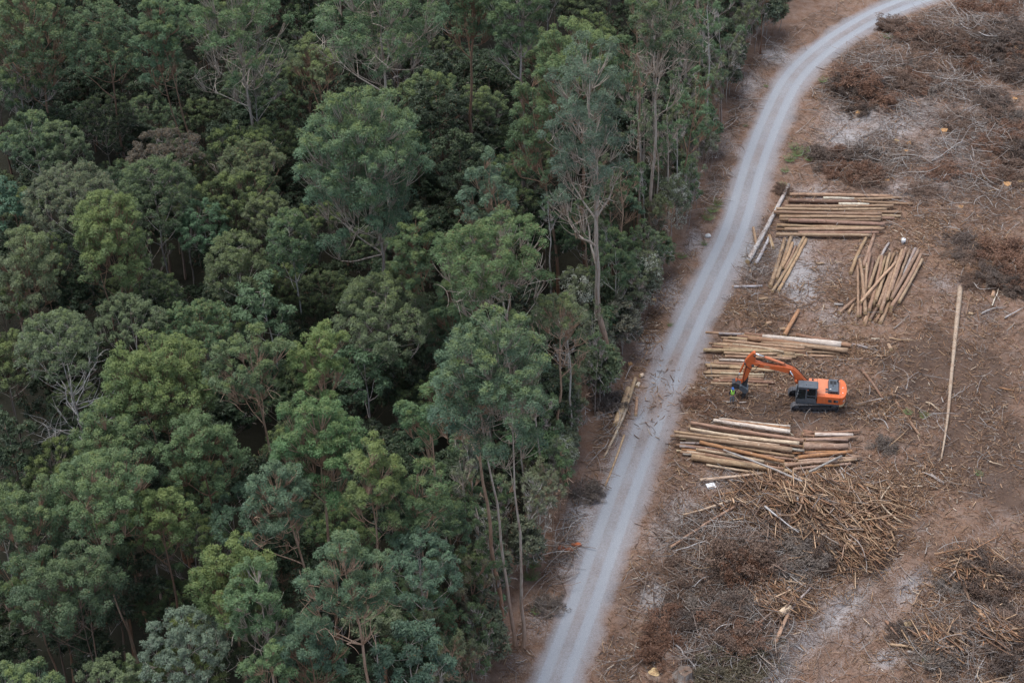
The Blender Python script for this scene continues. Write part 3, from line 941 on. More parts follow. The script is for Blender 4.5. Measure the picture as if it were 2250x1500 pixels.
# shaded understorey that fills the forest between the named trees: ten shapes, every tree an object with its parts
PROTO = []
for k in range(12):
    kind = ['D', 'W', 'D', 'D', 'M', 'D', 'W', 'D', 'P', 'D', 'W', 'M'][k]
    Ht = [12, 14, 10, 15, 16, 9, 12, 13, 11, 14, 10, 18][k]
    rx = [3.4, 3.2, 3.6, 3.0, 3.4, 3.2, 3.6, 2.9, 2.2, 3.8, 3.0, 3.5][k]
    rzz = [3.2, 2.8, 2.6, 3.8, 3.0, 2.4, 2.8, 3.4, 3.4, 3.4, 2.6, 3.2][k]
    PROTO.append((kind, Ht, *tree_meshes(kind, Ht, rx, rzz, (.3, 0), 900 + k, open_=1.25, dense=.9, bare=.1)))
LOOK = {'D': ('dark shaded understorey tree', 'gloomy leafy understorey tree', 'dull green understorey tree', 'low dark leafy tree'),
        'W': ('soft shaded wattle', 'low rounded wattle', 'dim bushy wattle'), 'M': ('spindly shaded gum', 'lanky young gum'), 'P': ('wispy shaded sapling', 'thin young sapling')}
r = np.random.default_rng(77)
nf = 0
for yy in np.arange(88, 252, 4.35):
    for xx in np.arange(-74, 78, 4.35):
        x, y = xx + r.uniform(-1.7, 1.7), yy + r.uniform(-1.7, 1.7)
        es = float(seg_dist(np.array([x]), np.array([y]), EDGE)[0])
        if es > -3.2:
            continue
        k = int(r.integers(12))
        if es > -9 and PROTO[k][1] > 12:
            k = int(r.choice([2, 5, 10, 8]))
        kind, Ht, tm, cm = PROTO[k]
        sc = r.uniform(.68, 1.05)
        u, v = proj(x, y, Ht * sc * .75)
        if u < -70 or proj(x, y, 0)[1] < -12 or v > 1590:
            continue
        pre = None
        for p_ in r.permutation(LOOK[kind]):
            pre = relation(u, v, NAMED, p_)
            if pre:
                break
        if not pre:
            print('nolabel', u, v)
            continue
        fol = r.choice({'D': ['dark', 'dark', 'deep', 'deep', 'dark'], 'W': ['mid', 'dark', 'dark'], 'M': ['mid', 'dark'], 'P': ['mid', 'dark']}[kind])  # darker greens paint the shade between the tall crowns into the fill trees
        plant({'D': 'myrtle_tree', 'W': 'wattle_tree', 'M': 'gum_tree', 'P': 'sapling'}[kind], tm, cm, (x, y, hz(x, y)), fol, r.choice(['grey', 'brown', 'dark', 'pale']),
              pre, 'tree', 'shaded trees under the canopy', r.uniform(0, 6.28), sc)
        nf += 1
print('fillers', nf)

# ------------------------------------------------------------------ logs
_o = 'first second third fourth fifth sixth seventh eighth ninth tenth eleventh twelfth thirteenth fourteenth fifteenth sixteenth seventeenth eighteenth nineteenth'.split()
ORD = _o + [t + 'ieth' if k == 0 else t + 'y-' + _o[k - 1] for t in ('twent', 'thirt', 'fort', 'fift', 'sixt', 'sevent', 'eight') for k in range(10)]
LC = dict(brown=(.31, .205, .14), tan=(.40, .275, .18), dark=(.20, .13, .095), grey=(.36, .33, .31), pale=(.57, .45, .325), white=(.68, .62, .52),
          orange=(.42, .22, .11), red=(.31, .18, .12), pink=(.40, .275, .205), silver=(.46, .45, .45), straw=(.46, .32, .20))
WORD = dict(brown='brown', tan='tan', dark='dark brown', grey='grey', pale='pale peeled', white='white peeled', orange='orange', red='reddish', pink='pinkish', silver='silver-grey', straw='straw-coloured')


def make_log(a, b, ra, rb, colr, name='log', bow=.03, sides=12, n=None, jit=.05, hollow=False):
    """one log between two points of the place, bark and two sawn ends; local X runs along it"""
    a, b = np.asarray(a, float), np.asarray(b, float)
    L = np.linalg.norm(b - a)
    n = n or int(np.clip(L / .7, 4, 16))
    t = np.linspace(-L / 2, L / 2, n)
    k = rng.normal(size=2) * bow * L * .25
    w = np.cos(t / L * math.pi)
    P = np.stack([t, k[0] * w + rng.normal(size=n) * .012, k[1] * w * .4 + rng.normal(size=n) * .008], -1)
    V, Q = tube(P, np.linspace(ra, rb, n), sides, jit)
    mb = MB()
    V2, T = caps(n, sides, V)
    mb.add(V2, Q, T, m=0, tm=1)
    o = mb.build(name, [M_LOG, M_CUT], smooth=False)
    for p in o.data.polygons:
        p.use_smooth = p.material_index == 0
    X = norm(b - a)
    Y = norm(np.cross([0, 0, 1], X))
    Z = np.cross(X, Y)
    M = Matrix([[X[0], Y[0], Z[0], 0], [X[1], Y[1], Z[1], 0], [X[2], Y[2], Z[2], 0], [0, 0, 0, 1]])
    M.translation = Vector((a + b) / 2)
    o.matrix_world = M
    c = np.array(LC[colr]) * (1 + .07 * rng.normal()) * (1 + .03 * rng.normal(size=3))
    o.color = (*np.clip(c, .02, .8), 1)
    return o


def log_px(x1, y1, x2, y2, t1, t2, z, colr, z2=None, **k):
    """ends in photo pixels, end thicknesses in photo pixels, height of its underside over the ground"""
    z2 = z if z2 is None else z2
    S = scale_at(gat(x1, y1))
    r1, r2 = t1 / S / 2, t2 / S / 2
    g1, g2 = gat(x1, y1, z + r1), gat(x2, y2, z2 + r2)
    return make_log(g1, g2, r1, r2, colr, **k)


def pile(rows, sc, ox, oy, group, where, fmt, thick=1.1, bow=.03):
    """rows: x1, y1, x2, y2, thick1, thick2, height, colour; labelled by their look and their place in the pile counted from the back"""
    full = [(x1 / sc + ox, y1 / sc + oy, x2 / sc + ox, y2 / sc + oy, t1 / sc, t2 / sc, z, c, lab) for x1, y1, x2, y2, t1, t2, z, c, lab in rows]
    key = (lambda q: (q[1] + q[3])) if fmt == 'back' else (lambda q: (q[0] + q[2]))
    full.sort(key=key)
    med = sorted(max(q[4], q[5]) for q in full)[len(full) // 2]
    for i, q in enumerate(full):
        k = thick * rng.uniform(.9, 1.1)
        o = log_px(*q[:4], q[4] * k, q[5] * k, q[6], q[7], jit=.09, bow=bow)
        size = 'thick' if max(q[4], q[5]) > 1.25 * med else 'thin' if max(q[4], q[5]) < .8 * med else ''
        frm = 'from the back' if fmt == 'back' else 'counted from the road side'
        lab = q[8] or f'{size} {WORD[q[7]]} log, {ORD[i]} {frm} in {where}'.strip()
        tag(o, lab, 'log', group)


P1 = [(565, 197, 1505, 215, 28, 26, .05, 'tan', 'backmost lone brown log behind the neat level pile'), (1150, 240, 1590, 226, 24, 24, .02, 'tan', None), (550, 250, 1180, 264, 40, 36, .05, 'dark', None),
      (1160, 258, 1690, 284, 22, 22, .10, 'brown', None), (870, 232, 1160, 238, 24, 24, .0, 'white', 'short whitish slab lying between the backmost logs of the neat level pile'),
      (1010, 287, 1290, 291, 26, 24, .02, 'white', 'short whitish slab at the back edge of the neat level pile'),
      (520, 306, 1512, 300, 30, 28, .28, 'brown', None), (440, 328, 1450, 330, 26, 26, .32, 'tan', None), (415, 357, 1405, 377, 30, 30, .48, 'brown', None), (560, 345, 1590, 360, 26, 24, .05, 'brown', None),
      (470, 400, 1400, 405, 28, 26, .42, 'tan', None), (430, 372, 1580, 396, 28, 28, .0, 'tan', None), (470, 425, 1395, 432, 26, 24, .44, 'brown', None), (500, 404, 1522, 416, 26, 26, .02, 'brown', None),
      (550, 432, 1432, 470, 36, 36, .40, 'brown', None), (520, 452, 1500, 462, 26, 26, .0, 'dark', None), (445, 476, 1392, 500, 30, 26, .40, 'tan', None), (445, 500, 1440, 490, 28, 28, .02, 'brown', None),
      (515, 515, 1430, 510, 32, 28, .34, 'tan', None), (440, 515, 1350, 528, 26, 26, .0, 'brown', None), (640, 546, 1380, 545, 26, 26, .28, 'brown', None), (440, 562, 1312, 571, 32, 28, .22, 'tan', 'frontmost straight log along the foot of the neat level pile')]
pile(P1, 4.1667, 1600, 380, 'logs of the neat level pile', 'the neat level pile', 'back', 1.06)
P2 = [(520, 605, 385, 1040, 32, 38, .0, 'brown', None), (575, 590, 440, 968, 32, 32, .02, 'tan', None), (590, 640, 490, 870, 26, 28, .10, 'tan', None), (712, 550, 402, 1085, 26, 28, .06, 'tan', None),
      (717, 605, 457, 1082, 28, 30, .0, 'straw', None), (620, 670, 515, 880, 22, 24, .02, 'brown', None)]
pile(P2, 4.1667, 1600, 380, 'logs of the small slanting pile', 'the small slanting pile', 'side')
P3 = [(1265, 590, 1120, 918, 32, 36, .0, 'straw', 'lone slanting log between the neat pile and the fanned pile'), (1335, 570, 1235, 860, 32, 34, .02, 'brown', None), (1470, 640, 1395, 770, 22, 26, .1, 'grey', None),
      (1187, 845, 1190, 1308, 24, 28, .25, 'brown', None), (1205, 790, 1255, 1282, 28, 34, .4, 'brown', None), (1300, 730, 1205, 1305, 26, 30, .15, 'brown', None), (1272, 830, 1245, 1170, 24, 26, .2, 'tan', None),
      (1390, 760, 1290, 1060, 30, 32, .3, 'tan', None), (1330, 800, 1225, 1230, 26, 28, .0, 'dark', None), (1410, 760, 1290, 1252, 30, 36, .35, 'brown', None), (1440, 770, 1330, 1200, 26, 28, .3, 'brown', None),
      (1480, 735, 1350, 1168, 28, 32, .45, 'tan', None), (1532, 818, 1213, 1182, 24, 28, .75, 'straw', 'thin log thrown diagonally across the top of the fanned pile'), (1520, 830, 1375, 1218, 28, 30, .4, 'brown', None),
      (1545, 770, 1400, 1272, 30, 38, .4, 'brown', None), (1592, 705, 1455, 1152, 28, 34, .5, 'tan', None), (1627, 685, 1490, 1082, 26, 30, .5, 'brown', None), (1665, 700, 1500, 1130, 28, 30, .4, 'brown', None),
      (1742, 705, 1495, 1150, 28, 30, .5, 'brown', None), (1765, 742, 1492, 1228, 28, 36, .35, 'brown', None), (1776, 790, 1562, 1182, 30, 34, .2, 'tan', None), (1715, 690, 1540, 1040, 26, 28, .2, 'grey', None),
      (1480, 1180, 1392, 1372, 30, 36, .0, 'tan', None), (1330, 1160, 1245, 1370, 24, 28, .0, 'tan', None), (1310, 1200, 1255, 1390, 22, 26, .02, 'brown', None), (1165, 1152, 1018, 1280, 28, 30, .0, 'brown', 'short log poking out of the roadward foot of the fanned pile'),
      (1152, 1200, 1102, 1280, 24, 28, .0, 'tan', None), (1172, 1240, 1165, 1388, 22, 26, .0, 'dark', None), (1440, 1230, 1352, 1352, 26, 30, .0, 'brown', None), (1390, 1200, 1297, 1342, 26, 30, .05, 'dark', None),
      (1525, 730, 1400, 1010, 26, 28, .2, 'brown', None), (1575, 1150, 1488, 1262, 28, 32, .0, 'brown', None), (1500, 900, 1390, 1240, 26, 30, .1, 'brown', None), (1640, 800, 1520, 1120, 26, 30, .0, 'brown', None),
      (1580, 760, 1440, 1180, 28, 30, .1, 'dark', None), (1430, 900, 1330, 1220, 26, 30, .0, 'dark', None)]
pile(P3, 4.1667, 1600, 380, 'logs of the fanned pile', 'the fanned pile', 'side', 1.0)
P4 = [(120, 15, 470, 26, 34, 38, .1, 'grey', None), (-60, 0, 480, 22, 30, 36, .0, 'tan', None), (480, 15, 900, 62, 44, 40, .2, 'red', None), (720, 52, 1800, 172, 58, 96, .45, 'white', 'broad white log with a dark bark stripe lying on the tangled pile behind the excavator'),
      (1500, 120, 1938, 186, 50, 66, .1, 'red', 'stubby reddish log end beyond the broad white log'), (1180, 30, 1660, 112, 50, 56, .1, 'red', 'red-brown log half hidden behind the broad white log'), (515, 78, 1500, 190, 66, 50, .4, 'red', None),
      (700, 130, 1890, 250, 44, 66, .3, 'tan', None), (255, 70, 640, 108, 38, 40, .2, 'straw', None), (180, 110, 1300, 215, 42, 46, .35, 'tan', None), (330, 145, 1400, 235, 34, 40, .2, 'brown', None), (235, 185, 1320, 262, 46, 42, .15, 'red', None),
      (310, 160, 1010, 268, 28, 34, .35, 'pale', None), (-90, 240, 900, 262, 46, 40, .25, 'tan', None), (190, 278, 912, 296, 38, 42, .3, 'straw', None), (205, 325, 1120, 362, 40, 44, .25, 'tan', None),
      (120, 372, 640, 408, 40, 42, .3, 'white', None), (60, 420, 760, 440, 36, 38, .2, 'tan', None), (-40, 462, 265, 474, 40, 38, .25, 'straw', None), (265, 480, 880, 526, 38, 40, .25, 'straw', None), (-30, 520, 720, 530, 36, 38, .1, 'tan', None),
      (145, 556, 745, 580, 36, 34, .25, 'pale', None), (-60, 595, 740, 612, 36, 38, .1, 'tan', None), (130, 632, 730, 648, 42, 38, .15, 'red', None), (35, 668, 890, 692, 46, 42, .05, 'red', None), (55, 715, 800, 728, 36, 36, .0, 'tan', 'frontmost log at the foot of the tangled pile, under the raised arm'),
      (1950, 160, 2165, 212, 28, 32, .0, 'grey', None), (1000, 260, 1780, 292, 34, 38, .05, 'brown', None), (1080, 310, 1700, 330, 30, 32, .0, 'straw', None), (-80, 420, 70, 422, 30, 30, .0, 'grey', None)]
P5 = [(575, 172, 1265, 246, 22, 20, .35, 'white', None), (600, 188, 1260, 270, 24, 24, .3, 'orange', None), (520, 188, 1262, 302, 40, 52, .4, 'white', None), (298, 213, 1392, 385, 36, 40, .6, 'tan', None),
      (295, 270, 1352, 412, 36, 50, .7, 'pale', None), (135, 298, 760, 375, 30, 36, .5, 'tan', None), (150, 335, 1282, 478, 36, 66, .65, 'tan', None), (385, 400, 1205, 592, 40, 36, .75, 'orange', None),
      (660, 366, 1160, 432, 20, 22, .95, 'pale', None), (100, 343, 420, 362, 28, 30, .35, 'brown', None), (195, 408, 520, 424, 28, 30, .35, 'grey', None), (190, 440, 720, 500, 30, 40, .3, 'grey', None),
      (160, 484, 380, 492, 26, 28, .1, 'pale', None), (222, 514, 420, 522, 32, 32, .1, 'grey', None), (350, 470, 1010, 592, 30, 38, .5, 'pale', None), (308, 548, 1318, 694, 74, 48, .05, 'tan', 'thickest tan log along the front of the big front pile'),
      (440, 520, 1205, 662, 34, 34, .45, 'red', None), (450, 622, 1010, 706, 34, 30, .0, 'pale', None), (615, 478, 1382, 782, 24, 24, .95, 'grey', 'slim grey pole slanting across the front of the big front pile'),
      (1390, 293, 1502, 312, 30, 32, .3, 'red', None), (1500, 325, 1872, 330, 44, 40, .35, 'white', 'short thick white log at the back corner of the big front pile'), (1410, 376, 1822, 382, 36, 34, .4, 'pink', None),
      (1390, 440, 1822, 442, 78, 70, .3, 'pink', 'fattest pinkish log near the excavator end of the big front pile'), (1270, 470, 1400, 482, 34, 34, .5, 'grey', None), (1338, 548, 1862, 492, 46, 42, .45, 'orange', None), (1340, 585, 1905, 552, 34, 34, .35, 'pink', None),
      (1205, 632, 1720, 586, 42, 36, .45, 'pink', None), (1690, 590, 1905, 565, 28, 30, .3, 'straw', None), (1290, 664, 1850, 610, 34, 34, .1, 'pink', None), (1800, 530, 1952, 546, 36, 42, .2, 'brown', None),
      (1440, 692, 1762, 535, 28, 26, .75, 'grey', 'slim grey pole slanting over the end of the big front pile'), (1340, 727, 1590, 690, 30, 26, .1, 'orange', 'short knobbly orange log in front of the big front pile'),
      (300, 240, 900, 330, 30, 34, .35, 'brown', None), (700, 440, 1300, 540, 32, 36, .4, 'tan', None), (760, 500, 1290, 570, 32, 30, .45, 'brown', None), (560, 330, 1260, 430, 30, 34, .4, 'red', None), (1290, 500, 1860, 520, 32, 34, .15, 'brown', None),
      (250, 380, 900, 470, 30, 32, .3, 'brown', None), (1380, 330, 1760, 352, 30, 30, .1, 'red', None)]
r_ = np.random.default_rng(44)
for k in range(16):
    f = r_.random()
    y0 = 40 + 230 * f + r_.normal() * 8
    x0, ln = r_.uniform(-80, 500), r_.uniform(500, 1100)
    P4.append((x0, y0, x0 + ln, y0 + ln * .085, r_.uniform(28, 42), r_.uniform(28, 40), r_.uniform(0, .15), str(r_.choice(['tan', 'red', 'brown', 'straw', 'tan'])), None))
for k in range(12):
    y0 = 380 + 320 * r_.random()
    x0, ln = r_.uniform(-90, 120), r_.uniform(450, 800)
    P4.append((x0, y0, x0 + ln, y0 + ln * .03, r_.uniform(28, 38), r_.uniform(28, 38), r_.uniform(0, .1), str(r_.choice(['tan', 'red', 'brown', 'straw', 'tan'])), None))
for k in range(20):
    f = (k + r_.random()) / 20
    x0, y0, ln = r_.uniform(150, 500), 230 + 330 * f, r_.uniform(650, 950)
    P5.append((x0, y0, x0 + ln, y0 + ln * .13, r_.uniform(20, 34), r_.uniform(24, 38), .1 + .35 * math.sin(math.pi * f) * r_.random(), str(r_.choice(['tan', 'red', 'brown', 'pale', 'orange', 'straw', 'tan'])), None))
for k in range(10):
    x0, y0, ln = r_.uniform(1150, 1420), 300 + 350 * r_.random(), r_.uniform(420, 600)
    P5.append((x0, y0, x0 + ln, y0 + ln * -.04, r_.uniform(22, 34), r_.uniform(24, 36), r_.uniform(.0, .3), str(r_.choice(['pink', 'red', 'brown', 'tan', 'orange'])), None))
for k in range(7):
    y0 = 400 + 34 * k
    x0, ln = r_.uniform(980, 1150), r_.uniform(380, 560)
    P5.append((x0, y0, x0 + ln, y0 + ln * .03, r_.uniform(24, 34), r_.uniform(24, 34), .12, str(r_.choice(['tan', 'red', 'orange', 'brown', 'straw'])), None))
pile(P4, 6.25, 1560, 730, 'logs of the tangled pile behind the excavator', 'the tangled pile', 'back', 1.0, .05)
pile(P5, 4.412, 1450, 880, 'logs of the big front pile', 'the big front pile', 'back', .84, .05)

for x1, y1, x2, y2, t1, t2, z, c, lab in [
    (2110, 632, 2089, 820, 10.5, 9.5, .05, 'grey', None), (1397, 830, 1376, 893, 8, 9, .05, 'tan', 'upper slim log leaning on the roadside logs left of the road'), (1381, 853, 1352, 934, 12, 14, .0, 'straw', 'thickest sawn log lying left of the road'),
    (1376, 895, 1327, 1004, 9, 4, .0, 'pale', 'long tapering pale log beside the thick sawn log left of the road'), (1372, 955, 1330, 1067, 5, 4, .0, 'straw', 'thin pale pole along the left road edge below the roadside logs'),
    (1400, 873, 1396, 912, 6, 7, .0, 'tan', 'stubby log closest to the left wheel track'), (1755, 681, 1724, 737, 8, 10, .1, 'orange', 'scorched bright orange log propped up behind the tangled pile'),
    (1718, 1045, 1800, 1120, 11, 10, .5, 'brown', 'thick brown log sloping down the bark heap from the big front pile'), (1501, 1130, 1620, 1092, 4, 6, .25, 'pale', 'long pale pole pointing at the road below the white sheet'),
    (1473, 1202, 1630, 1104, 6, 6, .1, 'brown', 'long brown-grey pole slanting from the road towards the bark heap'), (1538, 1054, 1675, 1040, 7, 6, .3, 'pale', 'forked pale pole just below the big front pile'),
    (1675, 1412, 1742, 1305, 8, 8, .25, 'red', 'red split plank in the lower slash heap'), (1703, 1412, 1735, 1340, 10, 7, .2, 'straw', 'straw-coloured pole at the tip of the lower slash heap'),
    (1733, 1342, 1782, 1290, 7, 4, .3, 'grey', 'grey broken end of the pole at the tip of the lower slash heap'), (1714, 1348, 1734, 1332, 15, 15, .2, 'pale', 'stubby round billet in the lower slash heap'),
    (1733, 406, 1643, 575, 8, 11, .05, 'silver', 'long weathered silver log between the road and the neat level pile'), (1690, 520, 1660, 580, 6, 8, .1, 'silver', 'short silver log beside the long weathered silver log'),
    (1655, 500, 1662, 540, 6, 7, .1, 'tan', 'small upright-looking billet by the long weathered silver log'), (1690, 518, 1699, 545, 8, 8, .05, 'straw', 'straw billet between silver log and small slanting pile'),
    (1612, 630, 1675, 628, 6, 5, .05, 'silver', 'pale level pole at the foot of the long weathered silver log'), (1667, 657, 1687, 655, 6, 6, 0, 'straw', 'cut billet on orange bark below the small slanting pile'),
    (1832, 668, 1852, 670, 6, 6, 0, 'grey', 'grey billet on bare ground before the fanned pile'), (1793, 578, 1811, 579, 5, 5, 0, 'tan', 'tiny billet on grey ground between small slanting pile and fanned pile'),
    (1683, 712, 1695, 708, 8, 8, 0, 'straw', 'chunky billet near the scorched orange log'), (1713, 722, 1727, 723, 8, 8, 0, 'tan', 'billet touching the foot of the scorched orange log'),
    (1893, 812, 1940, 875, 7, 5, .05, 'dark', 'charred black and white pole right of the excavator'), (1968, 880, 2020, 955, 5, 6, .05, 'red', 'knotty reddish pole lying right of the big front pile'),
    (1413, 823, 1406, 826, 9, 9, 0, 'pale', 'small pale block at the top of the roadside logs'), (1404, 842, 1399, 849, 8, 8, 0, 'white', 'white block just below the small pale block'), (1345, 917, 1340, 912, 8, 7, 0, 'straw', 'pale block on the forest side of the thick sawn log'),
    (2183, 640, 2182, 652, 8, 8, 0, 'straw', 'upright pale billet near the brown brush heap'), (2128, 688, 2138, 690, 7, 7, 0, 'tan', 'tan billet by the top of the lone long log'),
    (2042, 1040, 2075, 1062, 6, 5, 0, 'grey', 'grey pole end lying below the lone long log'), (1952, 757, 1958, 768, 8, 9, 0, 'tan', 'angled offcut below the fanned pile')]:
    o = log_px(x1, y1, x2, y2, t1, t2, z, c)
    if lab:
        tag(o, lab, 'log', 'loose logs and billets')
    else:
        bpy.data.objects.remove(o)

# the lone long log: one slightly crooked taper from butt to tip
a = [gat(u, v, .22) for u, v in [(2110, 632), (2104, 690), (2097, 760), (2090, 830), (2084, 900), (2077, 955), (2068, 1008)]]
P = catmull(a, 4)
mb = MB()
V, Q = tube(P, np.linspace(.25, .075, len(P)) * (1 + .07 * rng.normal(size=len(P))), 12, .05)
V2, Tt = caps(len(P), 12, V)
V2 = V2 - P[0]
mb.add(V2, Q, Tt, m=0, tm=1)
for k in range(9):
    q = P[6 + 2 * k] - P[0]
    d = norm(rng.normal(size=3) + np.array([0, 0, .4]))
    mb.add(*tube(np.stack([q, q + d * .22, q + d * .42]), (.05, .04, .02), 5))
o = mb.build('log', [M_LOG, M_CUT], smooth=True)
o.location = P[0]
o.color = (.42, .33, .25, 1)
tag(o, 'lone very long thin tapering log lying on bare ground far right of the excavator', 'log')

# ------------------------------------------------------------------ excavator
M_OR = plain('orange_paint', (.58, .132, .042), .5, .4, .12, scale=3, dirt=(.26, .135, .08, .6))
M_ORT = plain('faded_orange_paint', (.60, .20, .10), .55, .4, .10, scale=2, dirt=(.36, .20, .13, .65))
M_GREY = plain('dark_grey_paint', (.085, .098, .115), .5, .4, .18, scale=3, dirt=(.16, .14, .125, .4))
M_STEEL = plain('worn_steel', (.055, .058, .066), .55, .5, .35, .3, 6, dirt=(.14, .11, .09, .6))
M_TRACK = plain('track_steel', (.12, .12, .13), .6, .5, .4, .3, 8, dirt=(.12, .085, .065, .8))
M_CHROME = plain('chrome_rod', (.75, .75, .77), .15, .5, .05, 1.0)
M_BLACK = plain('black_rubber', (.02, .02, .022), .7, .3, .3)
M_TANP = plain('tan_paint', (.50, .40, .25), .55, .3, .15, dirt=(.25, .16, .1, .5))
M_WHITE = plain('white_mark', (.75, .74, .72), .6, .3, .08)
M_SEAT = plain('red_orange_seat', (.45, .10, .05), .7, .2, .2)
M_IN = plain('cab_interior', (.035, .037, .042), .7, .2, .3)
m_, nt_, b_ = mat('cab_glass', .05, .6)
b_.inputs['Base Color'].default_value = (.03, .04, .045, 1)
tr_ = nt_.nodes.new('ShaderNodeBsdfTransparent')
tr_.inputs[0].default_value = (.55, .6, .6, 1)
mx_ = nt_.nodes.new('ShaderNodeMixShader')
mx_.inputs[0].default_value = .35
nt_.links.new(tr_.outputs[0], mx_.inputs[1])
nt_.links.new(b_.outputs[0], mx_.inputs[2])
nt_.links.new(mx_.outputs[0], nt_.nodes['Material Output'].inputs[0])
M_GLASS = m_


def bm_obj(name, bm, mats, parent, bevel=0.0, smooth=False):
    if bevel:
        bmesh.ops.bevel(bm, geom=[e for e in bm.edges if len(e.link_faces) == 2 and e.calc_face_angle(0) > .5], offset=bevel, segments=2, affect='EDGES', clamp_overlap=True)
    bmesh.ops.recalc_face_normals(bm, faces=bm.faces)
    me = bpy.data.meshes.new(name)
    bm.to_mesh(me)
    bm.free()
    for m in (mats if isinstance(mats, (list, tuple)) else [mats]):
        me.materials.append(m)
    if smooth:
        for p in me.polygons:
            p.use_smooth = True
    return link(name, me, parent)


def bm_box(bm, x0, x1, y0, y1, z0, z1):
    vs = [bm.verts.new((x, y, z)) for x in (x0, x1) for y in (y0, y1) for z in (z0, z1)]
    for f in ((0, 1, 3, 2), (4, 6, 7, 5), (0, 4, 5, 1), (2, 3, 7, 6), (0, 2, 6, 4), (1, 5, 7, 3)):
        bm.faces.new([vs[i] for i in f])


def bm_prism(bm, poly, a, b, axis='y'):
    """extrude a polygon; axis y: poly is (x, z); axis z: poly is (x, y); axis x: poly is (y, z)"""
    def mk(p, t):
        return {'y': (p[0], t, p[1]), 'z': (p[0], p[1], t), 'x': (t, p[0], p[1])}[axis]
    A = [bm.verts.new(mk(p, a)) for p in poly]
    B = [bm.verts.new(mk(p, b)) for p in poly]
    bm.faces.new(A)
    bm.faces.new(B[::-1])
    n = len(poly)
    for i in range(n):
        bm.faces.new([A[i], B[i], B[(i + 1) % n], A[(i + 1) % n]])


def boxes(name, L, mats, parent, bevel=.015):
    bm = bmesh.new()
    for b in L:
        bm_box(bm, *b)
    return bm_obj(name, bm, mats, parent, bevel)


def prism(name, poly, a, b, mats, parent, axis='y', bevel=.015):
    bm = bmesh.new()
    bm_prism(bm, poly, a, b, axis)
    return bm_obj(name, bm, mats, parent, bevel)


def pipe(name, path, rad, m, parent, sides=10, smooth=True):
    mb = MB()
    P = np.asarray(path, float)
    V, Q = tube(P, rad, sides)
    V2, T = caps(len(P), sides, V)
    mb.add(V2, Q, T)
    return mb.build(name, m, parent, smooth=smooth)


def disc(name, c, r, w, m, parent, sides=24):
    return pipe(name, [(c[0], c[1] - w / 2, c[2]), (c[0], c[1] - w / 4, c[2]), (c[0], c[1] + w / 4, c[2]), (c[0], c[1] + w / 2, c[2])], (r * .93, r, r, r * .93), m, parent, sides, False)


EXG = gat(1786, 886)
EX0 = np.array([EXG[0], EXG[1], EXG[2] + .02])
ex = empty('excavator', EX0, R(180))
tag(ex, 'orange tracked excavator with dark grey cab and a log-processing head on its arm', 'excavator')
YAW = R(-7.5)                     # the upper body is swung a little on its tracks
# undercarriage
boxes('undercarriage', [(-1.2, 1.2, -.85, .85, .35, .78), (-.6, .6, -1.0, 1.0, .4, .7)], M_STEEL, ex, .04)
for sy in (1, -1):
    yc = 1.12 * sy
    hl, rr = 1.78, .44
    pts = []
    per = 2 * (2 * hl) + 2 * math.pi * rr
    ns = 48
    tb = bmesh.new()
    for k in range(ns):
        s = k / ns * per
        if s < 2 * hl:
            c, t = (hl - s, .46 + rr), math.pi / 2
        elif s < 2 * hl + math.pi * rr:
            a = (s - 2 * hl) / rr + math.pi / 2
            c, t = (-hl + rr * math.cos(a), .46 + rr * math.sin(a)), a
        elif s < 4 * hl + math.pi * rr:
            c, t = (-hl + (s - 2 * hl - math.pi * rr), .46 - rr), -math.pi / 2
        else:
            a = (s - 4 * hl - math.pi * rr) / rr - math.pi / 2
            c, t = (hl + rr * math.cos(a), .46 + rr * math.sin(a)), a
        tv = np.array([-math.sin(t), math.cos(t)])
        nv = np.array([math.cos(t), math.sin(t)])
        w = per / ns * .45
        cc = np.array(c)
        for (h0, h1, ww) in ((-.02, .025, w), (.022, .06, .018)):
            poly = [cc + nv * h0 - tv * ww, cc + nv * h0 + tv * ww, cc + nv * h1 + tv * ww, cc + nv * h1 - tv * ww]
            bm_prism(tb, [tuple(q) for q in poly], yc - .3, yc + .3)
    tr = bm_obj('track', tb, M_TRACK, ex)
    ring = lambda r: [(hl + r * math.cos(a), .46 + r * math.sin(a)) for a in np.linspace(-math.pi / 2, math.pi / 2, 12)] + [(-hl + r * math.cos(a), .46 + r * math.sin(a)) for a in np.linspace(math.pi / 2, 1.5 * math.pi, 12)]
    bmr = bmesh.new()
    o_, i_ = ring(rr - .025), ring(rr - .11)
    for y0, y1 in ((yc - .12, yc + .12),):
        n = len(o_)
        vo = [[bmr.verts.new((p[0], y, p[1])) for p in L] for L in (o_, i_) for y in (y0, y1)]
        for i in range(n):
            j = (i + 1) % n
            for A, B in ((0, 1), (2, 3), (0, 2), (1, 3)):
                bmr.faces.new([vo[A][i], vo[A][j], vo[B][j], vo[B][i]])
    bm_obj('chain', bmr, M_STEEL, tr)
    prism('side_frame', [(-1.5, .2), (1.45, .2), (1.55, .42), (1.3, .66), (-1.3, .66), (-1.6, .42)], yc - .2, yc + .2, M_STEEL, tr, bevel=.03)
    disc('sprocket', (-hl, yc + sy * .03, .46), .33, .36, M_STEEL, tr)
    disc('idler', (hl, yc + sy * .03, .46), .31, .34, M_STEEL, tr)
    for k in range(6):
        disc('roller', (-1.25 + .5 * k, yc, .2), .12, .40, M_STEEL, tr, 14)

up = empty('upper_body', (0, 0, 0), YAW)
up.parent = ex


def U(o):
    return o


pipe('slewing_ring', [(0, 0, .76), (0, 0, .82), (0, 0, .94), (0, 0, .99)], (.62, .66, .66, .62), M_STEEL, up, 28)
prism('deck', [(1.55, -1.28), (1.72, -1.1), (1.72, 1.15), (1.6, 1.3), (-2.45, 1.34), (-2.45, -1.34), (1.3, -1.34)], .97, 1.16, M_GREY, up, 'z', .02)
